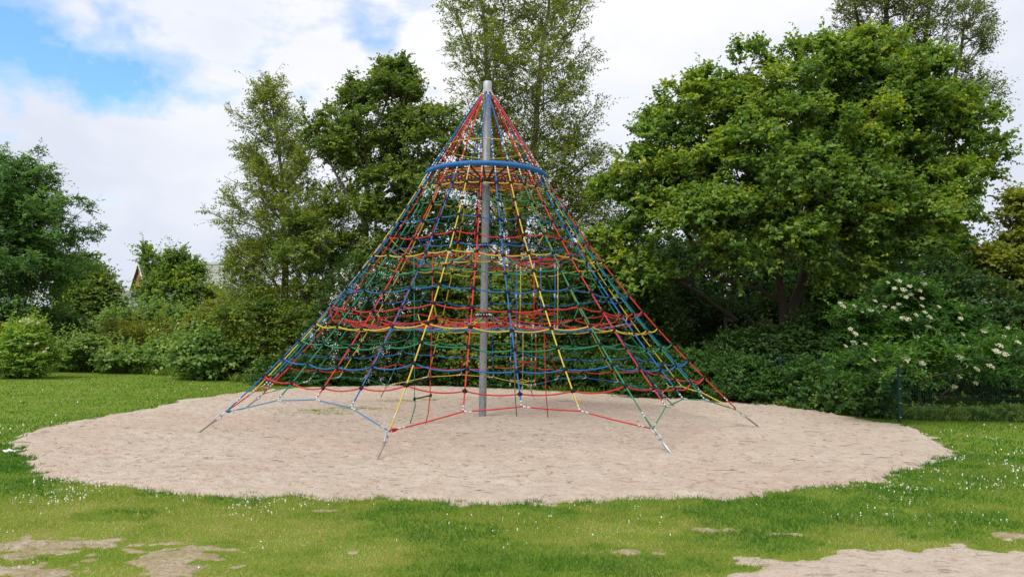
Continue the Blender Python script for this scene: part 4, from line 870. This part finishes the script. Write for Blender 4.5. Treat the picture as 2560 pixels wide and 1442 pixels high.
def gable_house(name, label, px, Y, w, d, eave, ridge, rot, wallm, roofm, cat='house', wins=()):
    base = ground_at(px, Y); root = empty(name, base, label, cat); R_ = np.array(Matrix.Rotation(rot, 3, 'Z'))
    def T(v): return np.asarray(v, float) @ R_.T + base
    def put(nm, v, f, m, par=root): mb = MB(); mb.add(T(v), f); return mb.build(nm, m, par, smooth=False)
    h = w / 2; v = [(-h, 0, 0), (h, 0, 0), (h, 0, eave), (0, 0, ridge), (-h, 0, eave), (-h, d, 0), (h, d, 0), (h, d, eave), (0, d, ridge), (-h, d, eave)]
    put('wall', v, [(0, 1, 2, 3, 4), (9, 8, 7, 6, 5), (1, 6, 7, 2), (0, 4, 9, 5)], wallm)
    t = .18; o = .25; k = (ridge - eave) / h
    for s in (-1, 1):
        a = (s * (h + o), eave - o * k); b_ = (0, ridge); rv = [(a[0], -o, a[1]), (a[0], d + o, a[1]), (b_[0], d + o, b_[1]), (b_[0], -o, b_[1])]
        rv = [(x, y, z + .02) for x, y, z in rv] + [(x, y, z + .02 + t) for x, y, z in rv]
        put('roof', rv, [(0, 1, 2, 3), (7, 6, 5, 4), (0, 4, 5, 1), (1, 5, 6, 2), (3, 2, 6, 7), (0, 3, 7, 4)], roofm)
        bv = [(a[0], -o - .05, a[1] - .08), (a[0], -o - .02, a[1] - .08), (0, -o - .02, ridge - .08), (0, -o - .05, ridge - .08)]
        bv = bv + [(x, y, z + .34) for x, y, z in bv]; put('bargeboard', bv, [(0, 1, 2, 3), (7, 6, 5, 4), (0, 4, 5, 1), (1, 5, 6, 2), (3, 2, 6, 7), (0, 3, 7, 4)], WHITE)
    for (x, z, ww, hh) in wins:
        f = MB(); bx = lambda mb, x0, x1, z0, z1, y0, y1: mb.add(T([(x0, y0, z0), (x1, y0, z0), (x1, y1, z0), (x0, y1, z0), (x0, y0, z1), (x1, y0, z1), (x1, y1, z1), (x0, y1, z1)]), [(0, 3, 2, 1), (4, 5, 6, 7), (0, 1, 5, 4), (1, 2, 6, 5), (2, 3, 7, 6), (3, 0, 4, 7)])
        bx(f, x - ww / 2, x + ww / 2, z, z + hh, -.04, .06); wo_ = f.build('window', WHITE, root, smooth=False)
        g_ = MB(); bx(g_, x - ww / 2 + .08, x + ww / 2 - .08, z + .08, z + hh - .08, -.055, -.045); g_.build('pane', GLASS, wo_, smooth=False)
    return root
gable_house('brick_house', 'red brick house gable with dark tiled roof peeping over the bushes', 343, 62, 7.0, 5, 4.6, 8.5, -.85, BRICK, TILE, wins=[(-1.3, 3.6, 1., 1.2), (1.3, 3.6, 1., 1.2)])
gable_house('slate_outbuilding', 'low building with grey slate roof left of the brick house', 300, 50, 6.0, 7, 2.5, 4.9, -.9, WHITE, SLATE, 'building')
def shed():
    base = ground_at(618, 40); root = empty('boarded_shed', base, 'white shed with vertical boards and flat pale roof half hidden by bushes', 'shed'); mb = MB(); b = base
    for i in range(30): x = -2.2 + i * .15; mb.box(b + [x + .008, -.02 - .015 * (i % 2), 0], b + [x + .142, .05, 4.25])
    mb.box(b + [-2.2, .06, 0], b + [2.3, 4, 4.25]); mb.build('wall', WHITE, root, smooth=False)
    mb = MB(); mb.box(b + [-2.5, -.4, 4.26], b + [2.6, 4.3, 4.45]); mb.build('roof', SLATE, root, smooth=False)
shed()
def tower():
    base = ground_at(528, 75); root = empty('concrete_tower', base, 'square grey concrete tower top rising above the bushes', 'tower'); mb = MB(); b = base
    mb.box(b + [-1.35, 0, 0], b + [1.15, 2.4, 9.75]); mb.build('wall', CONC, root, smooth=False)
    mb = MB(); mb.box(b + [-1.42, -.07, 9.76], b + [1.22, 2.5, 9.95]); mb.build('parapet', CONC, root, smooth=False)
    mb = MB(); mb.box(b + [1.16, .2, 0], b + [2.0, 2.2, 9.3]); mb.build('side_wall', CONC, root, smooth=False)
    mb = MB(); mb.box(b + [-.5, .5, 9.96], b + [.0, 1, 10.2]); mb.build('hatch', CONC, root, smooth=False)
tower()

# ------------------------------------------------------------------ small litter on the sand
STICK = plain('dry_twig', (.10, .065, .045), .9, var=.4)
def litter():
    p = ground_at(68, 0); g_ = np.array([-5.95, -4.75, .045]); r = np.random.default_rng(4)
    n = 7; V = [(i / (n - 1) * .15 - .075, j / (n - 1) * .1 - .05, .015 + .03 * vn(np.array(i * .9), np.array(j * 1.1), 3)) for j in range(n) for i in range(n)]
    V = np.array(V, float) + r.normal(0, .006, (n * n, 3)) + g_; F_ = [(j * n + i, j * n + i + 1, (j + 1) * n + i + 1, (j + 1) * n + i) for j in range(n - 1) for i in range(n - 1)]
    F_ += [tuple(q[::-1]) for q in []]; mb = MB(); mb.add(V, F_); o = mb.build('paper_scrap', WHITE, None, loc=g_)
    so_ = o.modifiers.new('t', 'SOLIDIFY'); so_.thickness = .002
    tagp(o, 'crumpled white paper scrap lying at the left tip of the sand', 'litter')
    mb = MB()
    for i in range(420):
        x, y = r.uniform(-7, 8), r.uniform(-7, 8)
        if sand_h(np.array([[x]]), np.array([[y]]))[0, 0] < .0: continue
        L = r.uniform(.015, .09) if i > 30 else r.uniform(.12, .35); a = r.uniform(0, PI); z = .05
        q = np.array([(x + math.cos(a) * L * t + r.normal(0, .1) * L, y + math.sin(a) * L * t + r.normal(0, .1) * L, z + .004) for t in (-.5, 0, .5)]); mb.tube(q, [.002, .0035, .002], 4)
    tagp(mb.build('twig_debris', STICK), 'scattered small dry twigs and bits of bark on the sand', 'debris', kind='stuff')
    # thin tufts of grass growing on the sand near the left edge rope
    V = []; tint = []
    for cx, cy, rx, ry, n in ((-2.75, 1.35, .32, .14, 900), (-3.35, .9, .3, .08, 400), (-2.0, 3.1, .35, .14, 500), (-3.1, .35, .4, .1, 500), (-1.3, 3.6, .22, .1, 260)):
        x = r.normal(cx, rx, n); y = r.normal(cy, ry, n); z = sand_h(x, y) - .01; h = r.uniform(.02, .05, n); th = r.uniform(0, 2 * PI, n); w = .006
        B = np.stack([x, y, z], 1); s_ = np.stack([np.cos(th), np.sin(th), 0 * th], 1) * w; T = B + np.stack([r.normal(0, .02, n), r.normal(0, .02, n), h], 1); V.append(np.stack([B - s_, B + s_, T], 1)); tint.append(np.clip(r.normal(.45, .15, n), 0, 1))
    tagp(quads('grass_tufts', np.concatenate(V), 3, L_GRASS, attrs={'tint': np.concatenate(tint)}), 'thin mossy grass tufts growing on the sand by the left ropes', 'grass', kind='stuff')
litter()

def tall_grass():
    r = np.random.default_rng(21); line = [(-19, 14), (-15.2, 10.6), (-17, 14.5), (-15, 15.5), (-11.5, 13.2), (-9.2, 11.2), (-7.2, 9.6), (-5.6, 9.3), (-3.4, 9.5), (-1.2, 9.3), (1.3, 8.4), (3.4, 7.3), (5.4, 6.0), (7.0, 4.2), (8.0, 2.0), (8.6, .6), (11, .5), (13.5, .6)]
    V = []; T = []
    for (x0, y0), (x1, y1) in zip(line[:-1], line[1:]):
        L = math.hypot(x1 - x0, y1 - y0); n = int(L * 420); t = r.random(n); x = x0 + (x1 - x0) * t + r.normal(0, .16, n); y = y0 + (y1 - y0) * t + r.normal(0, .2, n)
        f = fbm(x * 2.2, y * 2.2, 71); k = f > .36; x, y, f = x[k], y[k], f[k]; n = len(x)
        h = r.uniform(.07, .24, n) * (.2 + f * 1.5) * (1.25 if x0 < -8 else .8); w = .006 * (1 + .03 * y); a = r.uniform(0, 2 * PI, n); th = r.uniform(0, 2 * PI, n)
        B = np.stack([x, y, np.full(n, -.01)], 1); s_ = np.stack([np.cos(th), np.sin(th), 0 * th], 1) * w[:, None]; q = B + np.stack([np.cos(a) * h * .15, np.sin(a) * h * .15, h * .6], 1); e = B + np.stack([np.cos(a) * h * .5, np.sin(a) * h * .5, h], 1)
        V.append(np.stack([B - s_, B + s_, q + s_ * .8, e], 1)); T.append(np.clip(r.normal(.25, .16, n) + (f - .5), 0, 1))
    tagp(quads('tall_grass', np.concatenate(V), 4, L_GRASS, attrs={'tint': np.concatenate(T)}), 'unmown tufts of taller grass along the foot of the bushes and fence', 'grass', kind='stuff')
tall_grass()
